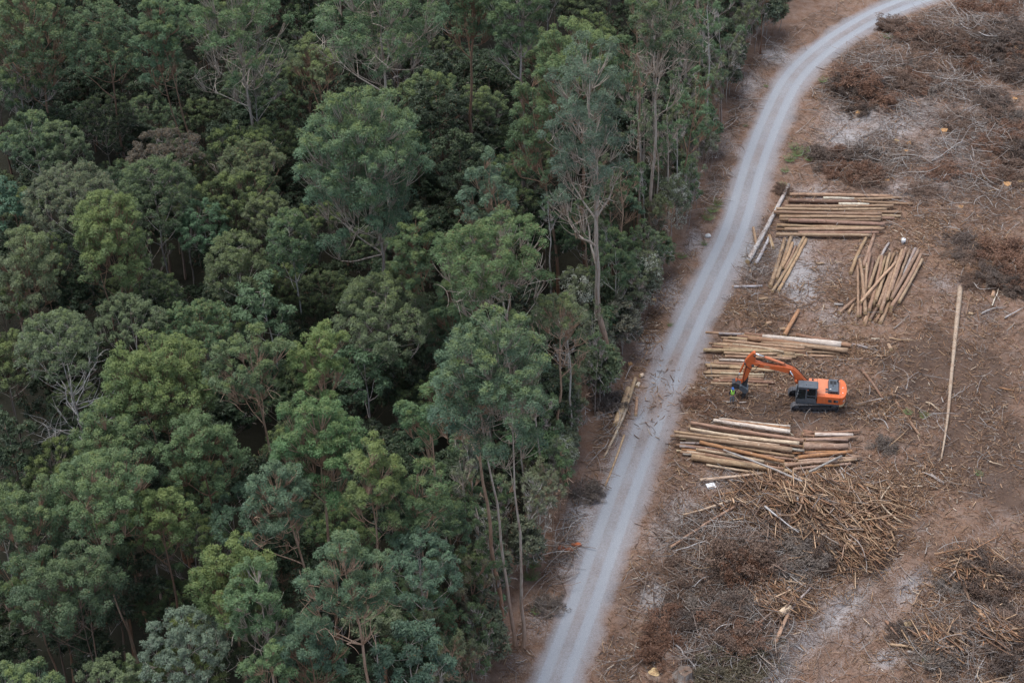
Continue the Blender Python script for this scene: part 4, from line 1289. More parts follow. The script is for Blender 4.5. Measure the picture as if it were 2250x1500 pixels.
# cab
cab = boxes('cab', [(-.18, 1.72, .42, 1.36, 1.162, 1.50)], M_GREY, up, .03)
bmc = bmesh.new()
for b in [(-.18, -.08, 1.27, 1.36, 1.5, 2.86), (-.18, -.08, .42, .51, 1.5, 2.86), (.72, .80, 1.29, 1.365, 1.5, 2.86), (-.18, 1.5, 1.28, 1.36, 2.78, 2.88), (-.18, 1.5, .42, .5, 2.78, 2.88), (-.18, -.1, .5, 1.28, 2.76, 2.88), (-.18, .74, 1.30, 1.36, 1.50, 1.66)]:
    bm_box(bmc, *b)
for y0, y1 in ((1.28, 1.36), (.42, .5)):
    bm_prism(bmc, [(1.66, 1.5), (1.76, 1.5), (1.58, 2.88), (1.48, 2.88)], y0, y1)
bm_box(bmc, 1.46, 1.57, .5, 1.28, 2.76, 2.88)
bm_obj('cab_frame', bmc, M_GREY, cab, .012)
bmr = bmesh.new()
bm_prism(bmr, [(1.62, 2.885), (1.55, 2.97), (-.16, 2.97), (-.26, 2.885)], .38, 1.40)
bm_obj('roof', bmr, M_GREY, cab, .03)
disc('roof_hatch_knob', (.86, 1.0, 2.985), .05, .06, M_STEEL, cab, 10)
d = boxes('door', [(.80, 1.60, 1.345, 1.385, 1.36, 1.52), (.80, .86, 1.345, 1.385, 1.52, 2.74), (.80, 1.50, 1.345, 1.385, 2.70, 2.76)], M_GREY, cab, .012)
boxes('handle', [(.88, 1.02, 1.385, 1.40, 1.62, 1.66)], M_STEEL, cab, 0)
for poly, y0, y1 in (([(.88, 1.53), (1.62, 1.53), (1.46, 2.69), (.88, 2.69)], 1.350, 1.358), ([(-.07, 1.68), (.71, 1.68), (.71, 2.76), (-.02, 2.76)], 1.325, 1.333), ([(-.07, 1.53), (1.64, 1.53), (1.46, 2.77), (-.07, 2.77)], .44, .45)):
    prism('window_pane', poly, y0, y1, M_GLASS, cab, bevel=0)
bmf = bmesh.new()
vs = [bmf.verts.new(p) for p in ((1.70, .51, 1.53), (1.70, 1.27, 1.53), (1.53, 1.27, 2.75), (1.53, .51, 2.75))]
bmf.faces.new(vs)
bm_obj('windscreen', bmf, M_GLASS, cab)
boxes('window_bar', [(-.08, .72, 1.34, 1.37, 1.92, 1.97)], M_GREY, cab, 0)
boxes('seat', [(.25, .75, .65, 1.15, 1.5, 1.85), (.12, .30, .65, 1.15, 1.8, 2.5)], M_IN, cab, .05)
boxes('headrest', [(.14, .28, .75, 1.05, 2.5, 2.68)], M_SEAT, cab, .03)
boxes('console', [(.95, 1.25, .55, .68, 1.5, 2.0), (.4, .9, 1.16, 1.26, 1.5, 1.95), (1.45, 1.55, .7, 1.1, 1.5, 1.75)], M_IN, cab, .02)
boxes('work_lamp', [(.62, .74, 1.36, 1.42, 2.62, 2.70)], M_SEAT, cab, .01)
for z in (1.75, 2.1, 2.45):
    boxes('marker_light', [(1.66 - (z - 1.5) * .13, 1.70 - (z - 1.5) * .13, 1.36, 1.375, z, z + .06)], M_WHITE, cab, 0)
# engine house
prism('side_panel', [(-.26, 1.162), (-2.36, 1.162), (-2.36, 2.0), (-.26, 2.0)], .9, 1.36, M_OR, up, bevel=.03)
for x0, x1 in ((-1.12, -.34), (-2.30, -1.18)):
    boxes('access_door', [(x0, x1, 1.362, 1.376, 1.24, 1.94)], M_OR, up, .006)
vg = boxes('vent_grille', [(-1.62, -1.30, 1.376, 1.385, 1.40, 1.72)] + [(-1.62, -1.30, 1.385, 1.392, 1.42 + .05 * k, 1.44 + .05 * k) for k in range(6)], M_STEEL, up, 0)
boxes('vent_opening', [(-2.22, -1.80, 1.376, 1.390, 1.42, 1.70)], M_BLACK, up, 0)
boxes('vent_flap', [(-2.22, -1.98, 1.390, 1.405, 1.44, 1.68)], M_GREY, up, .005)
boxes('engine_deck', [(-2.36, -.26, -1.34, .895, 1.165, 1.97)], M_ORT, up, .04)
boxes('fuel_tank', [(-.24, .55, -1.33, -.45, 1.165, 1.95), (.56, 1.45, -1.33, -.5, 1.165, 1.62)], M_ORT, up, .05)
pipe('filler_cap', [(.2, -1.05, 1.95), (.2, -1.05, 2.1)], (.09, .08), M_STEEL, up, 12)
hood = prism('engine_hood', [(-1.22, 1.972), (-1.30, 2.30), (-2.16, 2.30), (-2.30, 1.972)], -1.0, .80, M_GREY, up, bevel=.05)
boxes('hood_slot', [(-1.98, -1.40, -.72, -.25, 2.302, 2.325)], M_BLACK, hood, 0)
boxes('hood_step', [(-1.30, -1.0, .05, .32, 1.972, 1.99), (-1.30, -1.0, .45, .70, 1.972, 1.99), (-1.75, -1.62, -.6, .1, 2.302, 2.33)], M_STEEL, hood, 0)
boxes('hood_vent', [(-1.90, -1.70, .802, .815, 2.02, 2.2), (-1.66, -1.46, .802, .815, 2.02, 2.2), (-2.12, -1.94, .802, .815, 2.02, 2.2)], M_BLACK, hood, 0)
boxes('sticker', [(-1.52, -1.36, .45, .52, 2.302, 2.308)], M_WHITE, hood, 0)
pipe('exhaust_pipe', [(-2.12, -.62, 2.3), (-2.12, -.62, 2.50), (-2.16, -.62, 2.62)], .055, M_BLACK, hood, 10)
cwp = [(-2.37, 1.40)] + [(-2.37 - .62 * math.sin(a) ** .8 if a > 0 else -2.37, 1.40 * math.cos(a)) for a in np.linspace(.25, math.pi - .25, 14)] + [(-2.37, -1.40)]
cw = prism('counterweight', cwp, 1.20, 2.03, M_OR, up, 'z', .05)
cwl = [(x * 1.0 + .01, y * .985) for x, y in cwp]
prism('counterweight_base', cwl, .95, 1.198, M_TANP, cw, 'z', .03)
for y in (.62, -.15):
    pipe('lifting_eye', [(-2.62, y, 2.03), (-2.62, y, 2.075)], (.06, .05), M_WHITE, cw, 12)
for k, (a0, a1) in enumerate(((.42, .47), (.50, .56), (.58, .62), (.66, .72))):
    bmk = bmesh.new()
    q = []
    for a in (a0, a1):
        q.append((-2.37 - .62 * math.sin(a) ** .8 - .012, 1.40 * math.cos(a) + .012))
    vs = [bmk.verts.new((q[0][0], q[0][1], 1.50)), bmk.verts.new((q[1][0], q[1][1], 1.50)), bmk.verts.new((q[1][0], q[1][1], 1.68)), bmk.verts.new((q[0][0], q[0][1], 1.68))]
    bmk.faces.new(vs)
    bm_obj('white_letter_mark', bmk, M_WHITE, cw)
for pth in ([(1.66, 1.39, 1.2), (1.66, 1.42, 1.7), (1.5, 1.42, 2.2)], [(.4, -1.3, 1.95), (.4, -1.3, 2.3), (-.2, -1.3, 2.3), (-.2, -1.3, 1.95)], [(-.35, 1.30, 2.0), (-.35, 1.30, 2.2), (-.9, 1.30, 2.2), (-.9, 1.30, 2.0)]):
    pipe('handrail', pth, .018, M_STEEL, up, 6)

# boom and arm: outlines given where the photograph shows them, on the machine's own centre plane
ux = Matrix.Translation(Vector(EX0)) @ Matrix.Rotation(R(180) + YAW, 4, 'Z')
inv = ux.inverted()


def zp(zx, zy, yl=0.0):
    """a point of the boom plane (local y = yl) that the photograph shows at zoomed pixel zx, zy -> local x, z"""
    u, v = 1600 + zx / 11.842, 760 + zy / 11.842
    o = inv @ Vector((0, 0, CH))
    d = inv.to_3x3() @ Vector(ray(u, v))
    t = (yl - o.y) / d.y
    p = o + d * t
    return (p.x, p.z)


def ZP(L, yl):
    return [zp(a, b, yl) for a, b in L]


bw = .24
BY = -.05
boom = prism('boom', ZP([(640, 450), (700, 440), (930, 495), (1500, 560), (1690, 605), (1860, 750), (2040, 960), (2180, 1130), (2120, 1230), (1960, 1150), (1790, 960), (1700, 850), (1560, 708), (1150, 616), (800, 548), (690, 505)], BY + bw), BY - bw, BY + bw, M_OR, up, bevel=.03)
prism('boom_decal', ZP([(930, 522), (1080, 545), (1080, 562), (930, 540)], BY + bw + .004), BY + bw + .002, BY + bw + .006, M_TANP, boom, bevel=0)
aw = .19
arm = prism('arm', ZP([(660, 185), (700, 185), (722, 240), (705, 440), (640, 530), (585, 640), (505, 810), (420, 935), (385, 1000), (325, 990), (365, 880), (410, 660), (465, 510), (430, 420), (500, 320), (590, 235)], BY + aw), BY - aw, BY + aw, M_OR, up, bevel=.03)
for c, rr_ in (((640, 475), .14), ((690, 215), .10), ((440, 425), .09)):
    x, z = zp(*c, BY)
    disc('pin_boss', (x, BY, z), rr_, .62, M_STEEL, arm, 14)


def cyl(name, a, b, f, rb, rrod, m, yl, parent):
    """hydraulic cylinder: barrel from a to the fraction f, bright rod from there to b"""
    A, B = np.array([zp(*a, yl)[0], yl, zp(*a, yl)[1]]), np.array([zp(*b, yl)[0], yl, zp(*b, yl)[1]])
    C2 = A + (B - A) * f
    o = pipe(name, [A, A + (C2 - A) * .05, A + (C2 - A) * .95, C2], (rb * .8, rb, rb, rb * .85), m, parent, 12)
    pipe('rod', [C2, B], rrod, M_CHROME, o, 10)
    return o


cyl('arm_cylinder', (1500, 480), (700, 195), .68, .125, .075, M_ORT, BY, up)
cyl('bucket_cylinder', (430, 425), (225, 850), .60, .10, .06, M_OR, BY, up)
for s in (-1, 1):
    cyl('boom_cylinder', (1790, 960), (1610, 650), .25, .13, .075, M_OR, BY + s * .42, up)
x, z = zp(1610, 650, BY)
disc('boom_pin', (x, BY, z), .10, 1.0, M_BLACK, boom, 14)
for a, b in (((215, 840), (200, 985)), ((225, 860), (375, 905))):
    pa, pb = zp(*a, BY), zp(*b, BY)
    boxes_ = [(pa[0], BY, pa[1]), (pb[0], BY, pb[1])]
    pipe('link_bar', boxes_, .075, M_OR, up, 8)
hs1 = [(700, 330), (780, 370), (900, 420), (1000, 440), (1400, 495), (1500, 450), (1640, 520), (1760, 570), (1900, 720), (2060, 900)]
for k, dy in enumerate((-.1, 0.0, .1)):
    P = np.array([(zp(a, b - 12 - 4 * k, BY + dy)[0], BY + dy, zp(a, b - 12 - 4 * k, BY + dy)[1]) for a, b in hs1])
    pipe('hose', catmull(P, 4), .028, M_BLACK, boom, 6)
P = np.array([(zp(a, b, .24)[0], .24, zp(a, b, .24)[1]) for a, b in [(830, 480), (760, 540), (700, 620), (630, 640), (560, 590), (480, 530), (430, 450)]])
pipe('hose', catmull(P, 4), .03, M_BLACK, arm, 6)
P = np.array([(zp(a, b, .22)[0], .22, zp(a, b, .22)[1]) for a, b in [(480, 530), (430, 700), (400, 850), (395, 980), (370, 1010)]])
pipe('hose', catmull(P, 4), .03, M_BLACK, arm, 6)
# processing head hung from the arm
head = prism('processor_head', ZP([(105, 975), (180, 962), (300, 1010), (330, 1060), (300, 1110), (190, 1120), (110, 1060)], BY + .38), BY - .38, BY + .38, M_STEEL, up, bevel=.03)
prism('feed_roller_housing', ZP([(300, 1040), (345, 1040), (515, 1150), (520, 1185), (465, 1245), (400, 1225), (280, 1130)], BY + .5), BY - .42, BY + .5, M_GREY, head, bevel=.04)
prism('head_bracket', ZP([(330, 985), (410, 930), (520, 815), (525, 870), (470, 1100), (400, 1090), (340, 1050)], BY + .22), BY - .26, BY + .22, M_STEEL, head, bevel=.02)
for s in (-1, 1):
    prism('grab_knife', ZP([(395, 1200), (470, 1230), (440, 1285), (405, 1310), (395, 1350), (330, 1362), (372, 1318), (362, 1250)], BY + s * .3), BY + s * .3 - .06, BY + s * .3 + .06, M_STEEL, head, bevel=.01)
prism('saw_box', ZP([(95, 1000), (150, 990), (175, 1110), (150, 1150), (105, 1110)], BY + .3), BY - .45, BY + .30, M_STEEL, head, bevel=.03)
for a, b in (((380, 1000), (330, 1060)), ((470, 880), (430, 960))):
    P = np.array([(zp(q, w_, .2)[0], .2, zp(q, w_, .2)[1]) for q, w_ in (a, b)])
    pipe('hose', P, .03, M_BLACK, head, 6)

rot_ = Matrix.Rotation(YAW, 4, 'Z')
for o in [q for q in COL.objects if q.parent is up]:
    o.parent = ex
    o.matrix_local = rot_ @ o.matrix_local
bpy.data.objects.remove(up)

# ------------------------------------------------------------------ person
M_SKIN = plain('skin', (.45, .27, .2), .6, .3, .05)
M_NAVY = plain('navy_cloth', (.018, .024, .04), .85, .15, .2, scale=14)
M_JEAN = plain('grey_blue_jeans', (.16, .19, .225), .85, .15, .25, scale=14)
M_VEST = plain('lime_vest', (.42, .80, .14), .7, .2, .06)
M_BLUE = plain('blue_helmet', (.035, .12, .38), .35, .5, .06)
M_BOOT = plain('black_boot', (.02, .018, .017), .6, .3, .2)
M_HAIR = plain('dark_hair', (.03, .022, .017), .8, .2, .2)
pg = gat(1607.5, 884.5)
per = empty('person', (pg[0], pg[1], hz(pg[0], pg[1]) - .01), R(8))
tag(per, 'person in blue hard hat, lime safety vest and jeans standing below the processing head', 'person')


def skin(name, pts, edges, m, parent, root=0, sub=2):
    """one continuous body grown round a skeleton of points (x, y, z, radius x, radius y)"""
    me = bpy.data.meshes.new(name)
    me.from_pydata([p[:3] for p in pts], edges, [])
    o = link(name, me, parent)
    o.modifiers.new('skin', 'SKIN').use_smooth_shade = True
    for i, p in enumerate(pts):
        me.skin_vertices[0].data[i].radius = (p[3], p[4] if len(p) > 4 else p[3])
        me.skin_vertices[0].data[i].use_root = i == root
    o.modifiers.new('sub', 'SUBSURF').render_levels = sub
    me.materials.append(m)
    return o


# facing -Y; left and right sides mirror with slightly bent elbows
B, E = [], []


def pt(*p):
    B.append(p)
    return len(B) - 1


def chain(*ids):
    for a, b in zip(ids[:-1], ids[1:]):
        E.append((a, b))


pel = pt(0, 0, .98, .15, .11)
wai = pt(0, 0, 1.12, .14, .10)
che = pt(0, .01, 1.34, .17, .115)
nek = pt(0, .01, 1.50, .06, .06)
nk2 = pt(0, -.01, 1.57, .055, .06)
hd1 = pt(0, -.015, 1.65, .075, .09)
hd2 = pt(0, -.005, 1.74, .078, .095)
hd3 = pt(0, .0, 1.80, .05, .06)
chain(pel, wai, che, nek, nk2, hd1, hd2, hd3)
for s in (-1, 1):
    sh = pt(.19 * s, .015, 1.45, .06, .06)
    el = pt(.285 * s, .05, 1.19, .045, .045)
    wr = pt(.235 * s, -.10, 1.00, .028, .024)
    pa = pt(.215 * s, -.145, .945, .034, .016)
    chain(che, sh, el, wr, pa)
    for k, (dx, ln) in enumerate(((-.030, .070), (-.010, .082), (.010, .078), (.030, .062))):
        f1 = pt((.215 + dx) * s, -.165 - .010, .905 - .012 * abs(k - 1), .0095)
        f2 = pt((.212 + dx) * s, -.160, .905 - ln * .55, .009)
        f3 = pt((.206 + dx) * s, -.140, .905 - ln * .85, .008)
        chain(pa, f1, f2, f3)
    t1 = pt(.180 * s, -.150, .955, .011)
    t2 = pt(.165 * s, -.165, .925, .010)
    chain(pa, t1, t2)
    hp = pt(.10 * s, 0, .90, .10, .10)
    kn = pt(.12 * s, -.02, .50, .062, .065)
    an = pt(.13 * s, .01, .10, .04, .045)
    ft = pt(.145 * s, -.12, .04, .042, .03)
    chain(pel, hp, kn, an, ft)
skin('body', B, E, M_SKIN, per)
J = [(0, 0, 1.0, .165, .125), (0, 0, 1.14, .16, .12), (0, .01, 1.35, .19, .135), (0, .01, 1.47, .10, .09)]
JE = [(0, 1), (1, 2), (2, 3)]
for s in (-1, 1):
    k = len(J)
    J += [(.20 * s, .015, 1.45, .08, .08), (.29 * s, .05, 1.19, .06, .06), (.245 * s, -.08, 1.03, .045, .045)]
    JE += [(2, k), (k, k + 1), (k + 1, k + 2)]
skin('jacket', J, JE, M_NAVY, per, 1)
TR, TE = [(0, 0, 1.0, .17, .125)], []
for s in (-1, 1):
    k = len(TR)
    TR += [(.105 * s, 0, .88, .115, .115), (.122 * s, -.02, .50, .085, .085), (.132 * s, .01, .13, .075, .08)]
    TE += [(0, k), (k, k + 1), (k + 1, k + 2)]
    skin('boot', [(.132 * s, .02, .16, .06, .065), (.134 * s, .015, .06, .055, .06), (.148 * s, -.13, .045, .055, .042), (.152 * s, -.19, .04, .04, .03)], [(0, 1), (1, 2), (2, 3)], M_BOOT, per)
skin('trousers', TR, TE, M_JEAN, per)
# vest: an open waistcoat shell round the chest with shoulder straps
mb = MB()
rows = []
for z, a, b in ((1.06, .185, .150), (1.20, .19, .152), (1.34, .212, .165), (1.43, .195, .150)):
    rows.append([(a * math.cos(t), .005 + b * math.sin(t), z) for t in np.linspace(0, 2 * math.pi, 25)[:-1]])
V = np.array(rows).reshape(-1, 3)
Q = [(i * 24 + j, i * 24 + (j + 1) % 24, (i + 1) * 24 + (j + 1) % 24, (i + 1) * 24 + j) for i in range(3) for j in range(24)]
mb.add(V, Q)
for s in (-1, 1):
    P = [(.10 * s, -.15, 1.42), (.115 * s, -.09, 1.515), (.12 * s, .02, 1.545), (.115 * s, .11, 1.51), (.10 * s, .15, 1.42)]
    V1 = [(x + d, y, z) for x, y, z in P for d in (-.045, .045)]
    mb.add(V1, [(2 * i, 2 * i + 1, 2 * i + 3, 2 * i + 2) for i in range(4)])
v = mb.build('safety_vest', M_VEST, per, smooth=True)
v.modifiers.new('thick', 'SOLIDIFY').thickness = .012
hm = bmesh.new()
bmesh.ops.create_uvsphere(hm, u_segments=20, v_segments=12, radius=.128)
bmesh.ops.delete(hm, geom=[q for q in hm.verts if q.co.z < -.01], context='VERTS')
for q in hm.verts:
    q.co.y *= 1.15
    q.co.z = q.co.z * 1.05 + 1.755
hat = bm_obj('hard_hat', hm, M_BLUE, per, smooth=True)
prism('brim', [(.13 * math.cos(t), -.06 + .16 * math.sin(t)) for t in np.linspace(math.pi, 2 * math.pi, 12)], 1.735, 1.75, M_BLUE, hat, 'z', 0)
nm = bmesh.new()
bmesh.ops.create_cone(nm, segments=6, radius1=.018, radius2=.008, depth=.045, cap_ends=True, matrix=Matrix.Translation((0, -.112, 1.675)))
bm_obj('nose', nm, M_SKIN, per)
for s in (-1, 1):
    boxes('eye', [(.03 * s - .012, .03 * s + .012, -.108, -.098, 1.700, 1.712)], M_HAIR, per, 0)
    boxes('ear', [(.078 * s - .01, .078 * s + .012, -.02, .03, 1.655, 1.715)], M_SKIN, per, .008)
boxes('mouth', [(-.025, .025, -.104, -.095, 1.628, 1.636)], M_SEAT, per, 0)
bh = bmesh.new()
bmesh.ops.create_uvsphere(bh, u_segments=14, v_segments=8, radius=.098)
for q in bh.verts:
    q.co = Vector((q.co.x, q.co.y * 1.05 + .03, q.co.z * .7 + 1.71))
bm_obj('hair', bh, M_HAIR, per, smooth=True)

# ------------------------------------------------------------------ the felled ground: stumps, branches, dead brush, litter
LM = [(1840, 475, 'the neat level pile'), (1710, 590, 'the small slanting pile'), (1950, 640, 'the fanned pile'), (1690, 790, 'the tangled pile'), (1680, 975, 'the big front pile'),
      (1790, 870, 'the excavator'), (2090, 820, 'the lone long log'), (1562, 1068, 'the white sheet'), (1985, 529, 'the white drum'), (1757, 345, 'the green fern patch'),
      (1780, 1120, 'the bark heap'), (2157, 1375, 'the splintered stump'), (1640, 1290, 'the round brown brush'), (1365, 900, 'the roadside logs'), (1740, 709, 'the scorched orange log'),
      (1437, 1475, 'the twin-cut stump'), (1505, 1473, 'the big grey stump'), (1690, 500, 'the weathered silver log'), (1555, 518, 'the white boulder'), (2020, 35, 'the top end of the road')]
STUMPS = [(1886, 248, .42, .55, 'orange-topped tall stump at the brown edge of a fallen crown below the road bend', 'the tall orange stump'), (2074, 287, .50, .45, 'wide splayed stump with bright orange cut among pale sticks', 'the wide splayed stump'),
          (1997, 315, .36, .35, 'small orange stump, upper of a close pair of stumps', 'the paired upper stump'), (1992, 331, .32, .3, 'small orange stump, lower of a close pair of stumps', 'the paired lower stump'),
          (2157, 315, .48, .3, 'flat low orange stump right of the wide splayed stump', 'the flat low stump'), (1948, 397, .36, .5, 'ragged orange stump just above the neat level pile', 'the ragged stump'), (1970, 309, .34, .2, 'low tan stump left of the close pair of stumps', 'the low tan stump'),
          (2213, 405, .55, .55, 'large split orange stump near the picture edge', 'the large split stump'), (2242, 398, .5, .35, 'pale sawn stump touching the picture edge', 'the edge stump'), (2150, 138, .34, .2, 'small orange stump high in the grey slash', 'the high orange stump'),
          (2230, 217, .38, .25, 'orange stump by the picture edge among brown brush', 'the brush-edge stump'), (2112, 454, .32, .2, 'little orange stump in the open right of the neat level pile', 'the little open stump'), (1385, 800, .30, .4, 'sharp orange-topped stump at the forest edge above the roadside logs', 'the forest-edge stump'),
          (1317, 909, .42, .4, 'yellowish stump under grey twigs at the forest edge', 'the yellowish stump'), (1437, 658, .28, .25, 'little stump beside the white-flowering bush', 'the bush stump'), (1437, 1477, .55, .35, 'twin-cut stump with two pale yellow faces at the bottom edge', 'the twin-cut stump'),
          (1505, 1476, .70, .95, 'big grey hollow stump at the bottom edge', 'the big grey stump'), (1995, 1372, .40, .45, 'yellow-topped stump by a dark hole in the lower corner', 'the yellow-topped stump'), (1900, 1290, .0, 0, '', '')]
for u, v, rad, ht, lab, short in STUMPS:
    if not rad:
        continue
    rad *= .86
    p = gat(u, v, ht * .8)
    sb = MB()
    n = 16
    ang = np.arange(n) * 2 * math.pi / n
    lob = 1 + .16 * np.cos(ang * 3 + u) + .10 * rng.normal(size=n)
    rows = []
    for z, k in ((-.5, 1.75), (-.1, 1.45), (.12, 1.2), (ht * .55, 1.02), (ht, .95)):
        kk = 1 + (lob - 1) * (1.6 if z < .2 else .7)
        rows.append(np.stack([rad * k * kk * np.cos(ang), rad * k * kk * np.sin(ang), np.full(n, z) + (.05 * rng.normal(size=n) if z == ht else 0)], -1))
    V = np.vstack(rows)
    i, j = np.meshgrid(np.arange(4), np.arange(n), indexing='ij')
    Q = np.stack([i * n + j, i * n + (j + 1) % n, (i + 1) * n + (j + 1) % n, (i + 1) * n + j], -1).reshape(-1, 4)
    sb.add(V, Q)
    e = empty('stump', (p[0], p[1], hz(p[0], p[1])), rng.uniform(0, 6))
    tag(e, lab, 'stump', 'tree stumps')
    s = sb.build('bark', M_BARK, e, smooth=True)
    s.color = (.30, .22, .17, 1) if 'grey' not in lab else (.30, .27, .25, 1)
    cb = MB()
    top = V[-n:] * np.array([.97, .97, 1]) + np.array([0, 0, .004])
    cc = np.vstack([top * np.array([.5, .5, 1]), [[0, 0, ht * (.98 if 'hollow' not in lab else .55)]]])
    jj = np.arange(n)
    cb.add(np.vstack([top, cc]), np.stack([jj, (jj + 1) % n, n + (jj + 1) % n, n + jj], -1), np.stack([n + jj, n + (jj + 1) % n, np.full(n, 2 * n)], -1))
    c = cb.build('cut_face', M_LOG, e)
    c.color = (.48, .27, .12, 1) if 'orange' in lab else (.58, .42, .22, 1) if 'grey' not in lab else (.16, .13, .11, 1)
    LM.append((u, v, short))

# splintered stump: a broken butt with long split slabs
p = gat(2157, 1362, .2)
e = empty('splintered_stump', (p[0], p[1], hz(p[0], p[1])))
tag(e, 'shattered orange-brown stump with long splintered slabs spread like legs', 'stump', 'tree stumps')
for k, (u, v, w, h0, h1) in enumerate([(2150, 1335, .35, .9, .5), (2172, 1432, .22, .7, .15), (2178, 1425, .20, .6, .2), (2162, 1440, .22, .7, .1), (2215, 1408, .30, .7, .15), (2205, 1430, .22, .6, .1), (2185, 1372, .25, .7, .5), (2140, 1380, .18, .7, .2)]):
    q = gat(u, v, h1)
    a = np.array([rng.normal() * .12, rng.normal() * .12, h0])
    b = q - np.array([p[0], p[1], hz(p[0], p[1])])
    sb = MB()
    V, Q = tube(wob(np.linspace(a, b, 7), .05, rng), np.linspace(w * .5, w * .28, 7), 6, .35)
    V, Tt = caps(7, 6, V)
    sb.add(V, Q, Tt)
    o = sb.build('split_slab', M_LOG, e)
    o.color = (.40, .20, .10, 1) if k % 2 else (.47, .29, .17, 1)

# traced branches: bleached and brown limbs of the slash
M_BR = M_LOG


def branch(path, r0, colr, forks=3, seed=0, lift=.12, tip=.35):
    r = np.random.default_rng(seed)
    P = catmull(path, 4) if len(path) > 2 else np.linspace(path[0], path[1], 8)
    P = wob(P, .02 + .012 * np.linalg.norm(P[-1] - P[0]), r)
    o0 = P[0].copy()
    P = P - o0
    mb = MB()
    n = len(P)
    rad = np.linspace(r0, r0 * tip, n)
    V, Q = tube(P, rad, 7, .12, r)
    V, Tt = caps(n, 7, V)
    mb.add(V, Q, Tt, m=0, tm=1)
    Ltot = np.linalg.norm(P[-1])
    for k in range(forks):
        i = int(r.integers(n // 4, n - 1))
        d = norm(norm(P[-1] - P[0]) * 1.0 + r.normal(size=3) * .75 + np.array([0, 0, .18]))
        d[2] = max(d[2], -.02)
        ln = Ltot * r.uniform(.18, .45)
        L = wob(bez(P[i], P[i] + d * ln * .55 + r.normal(size=3) * .05, P[i] + d * ln + np.array([0, 0, r.uniform(-.1, .3)]), 7), .03, r)
        mb.add(*tube(L, np.linspace(rad[i] * .62, rad[i] * .18, 7), 5))
        for q in range(2):
            s = L[int(r.integers(2, 6))]
            d2 = norm(d + r.normal(size=3) * .8)
            mb.add(*tube(np.stack([s, s + d2 * ln * .2, s + d2 * ln * .38 + np.array([0, 0, .05])]), (rad[i] * .3, rad[i] * .22, rad[i] * .1), 4))
    o = mb.build('branch', [M_BR, M_CUT], smooth=True)
    o.location = o0
    c = np.array(LC[colr]) * (1 + .08 * rng.normal())
    o.color = (*np.clip(c, .02, .8), 1)
    return o


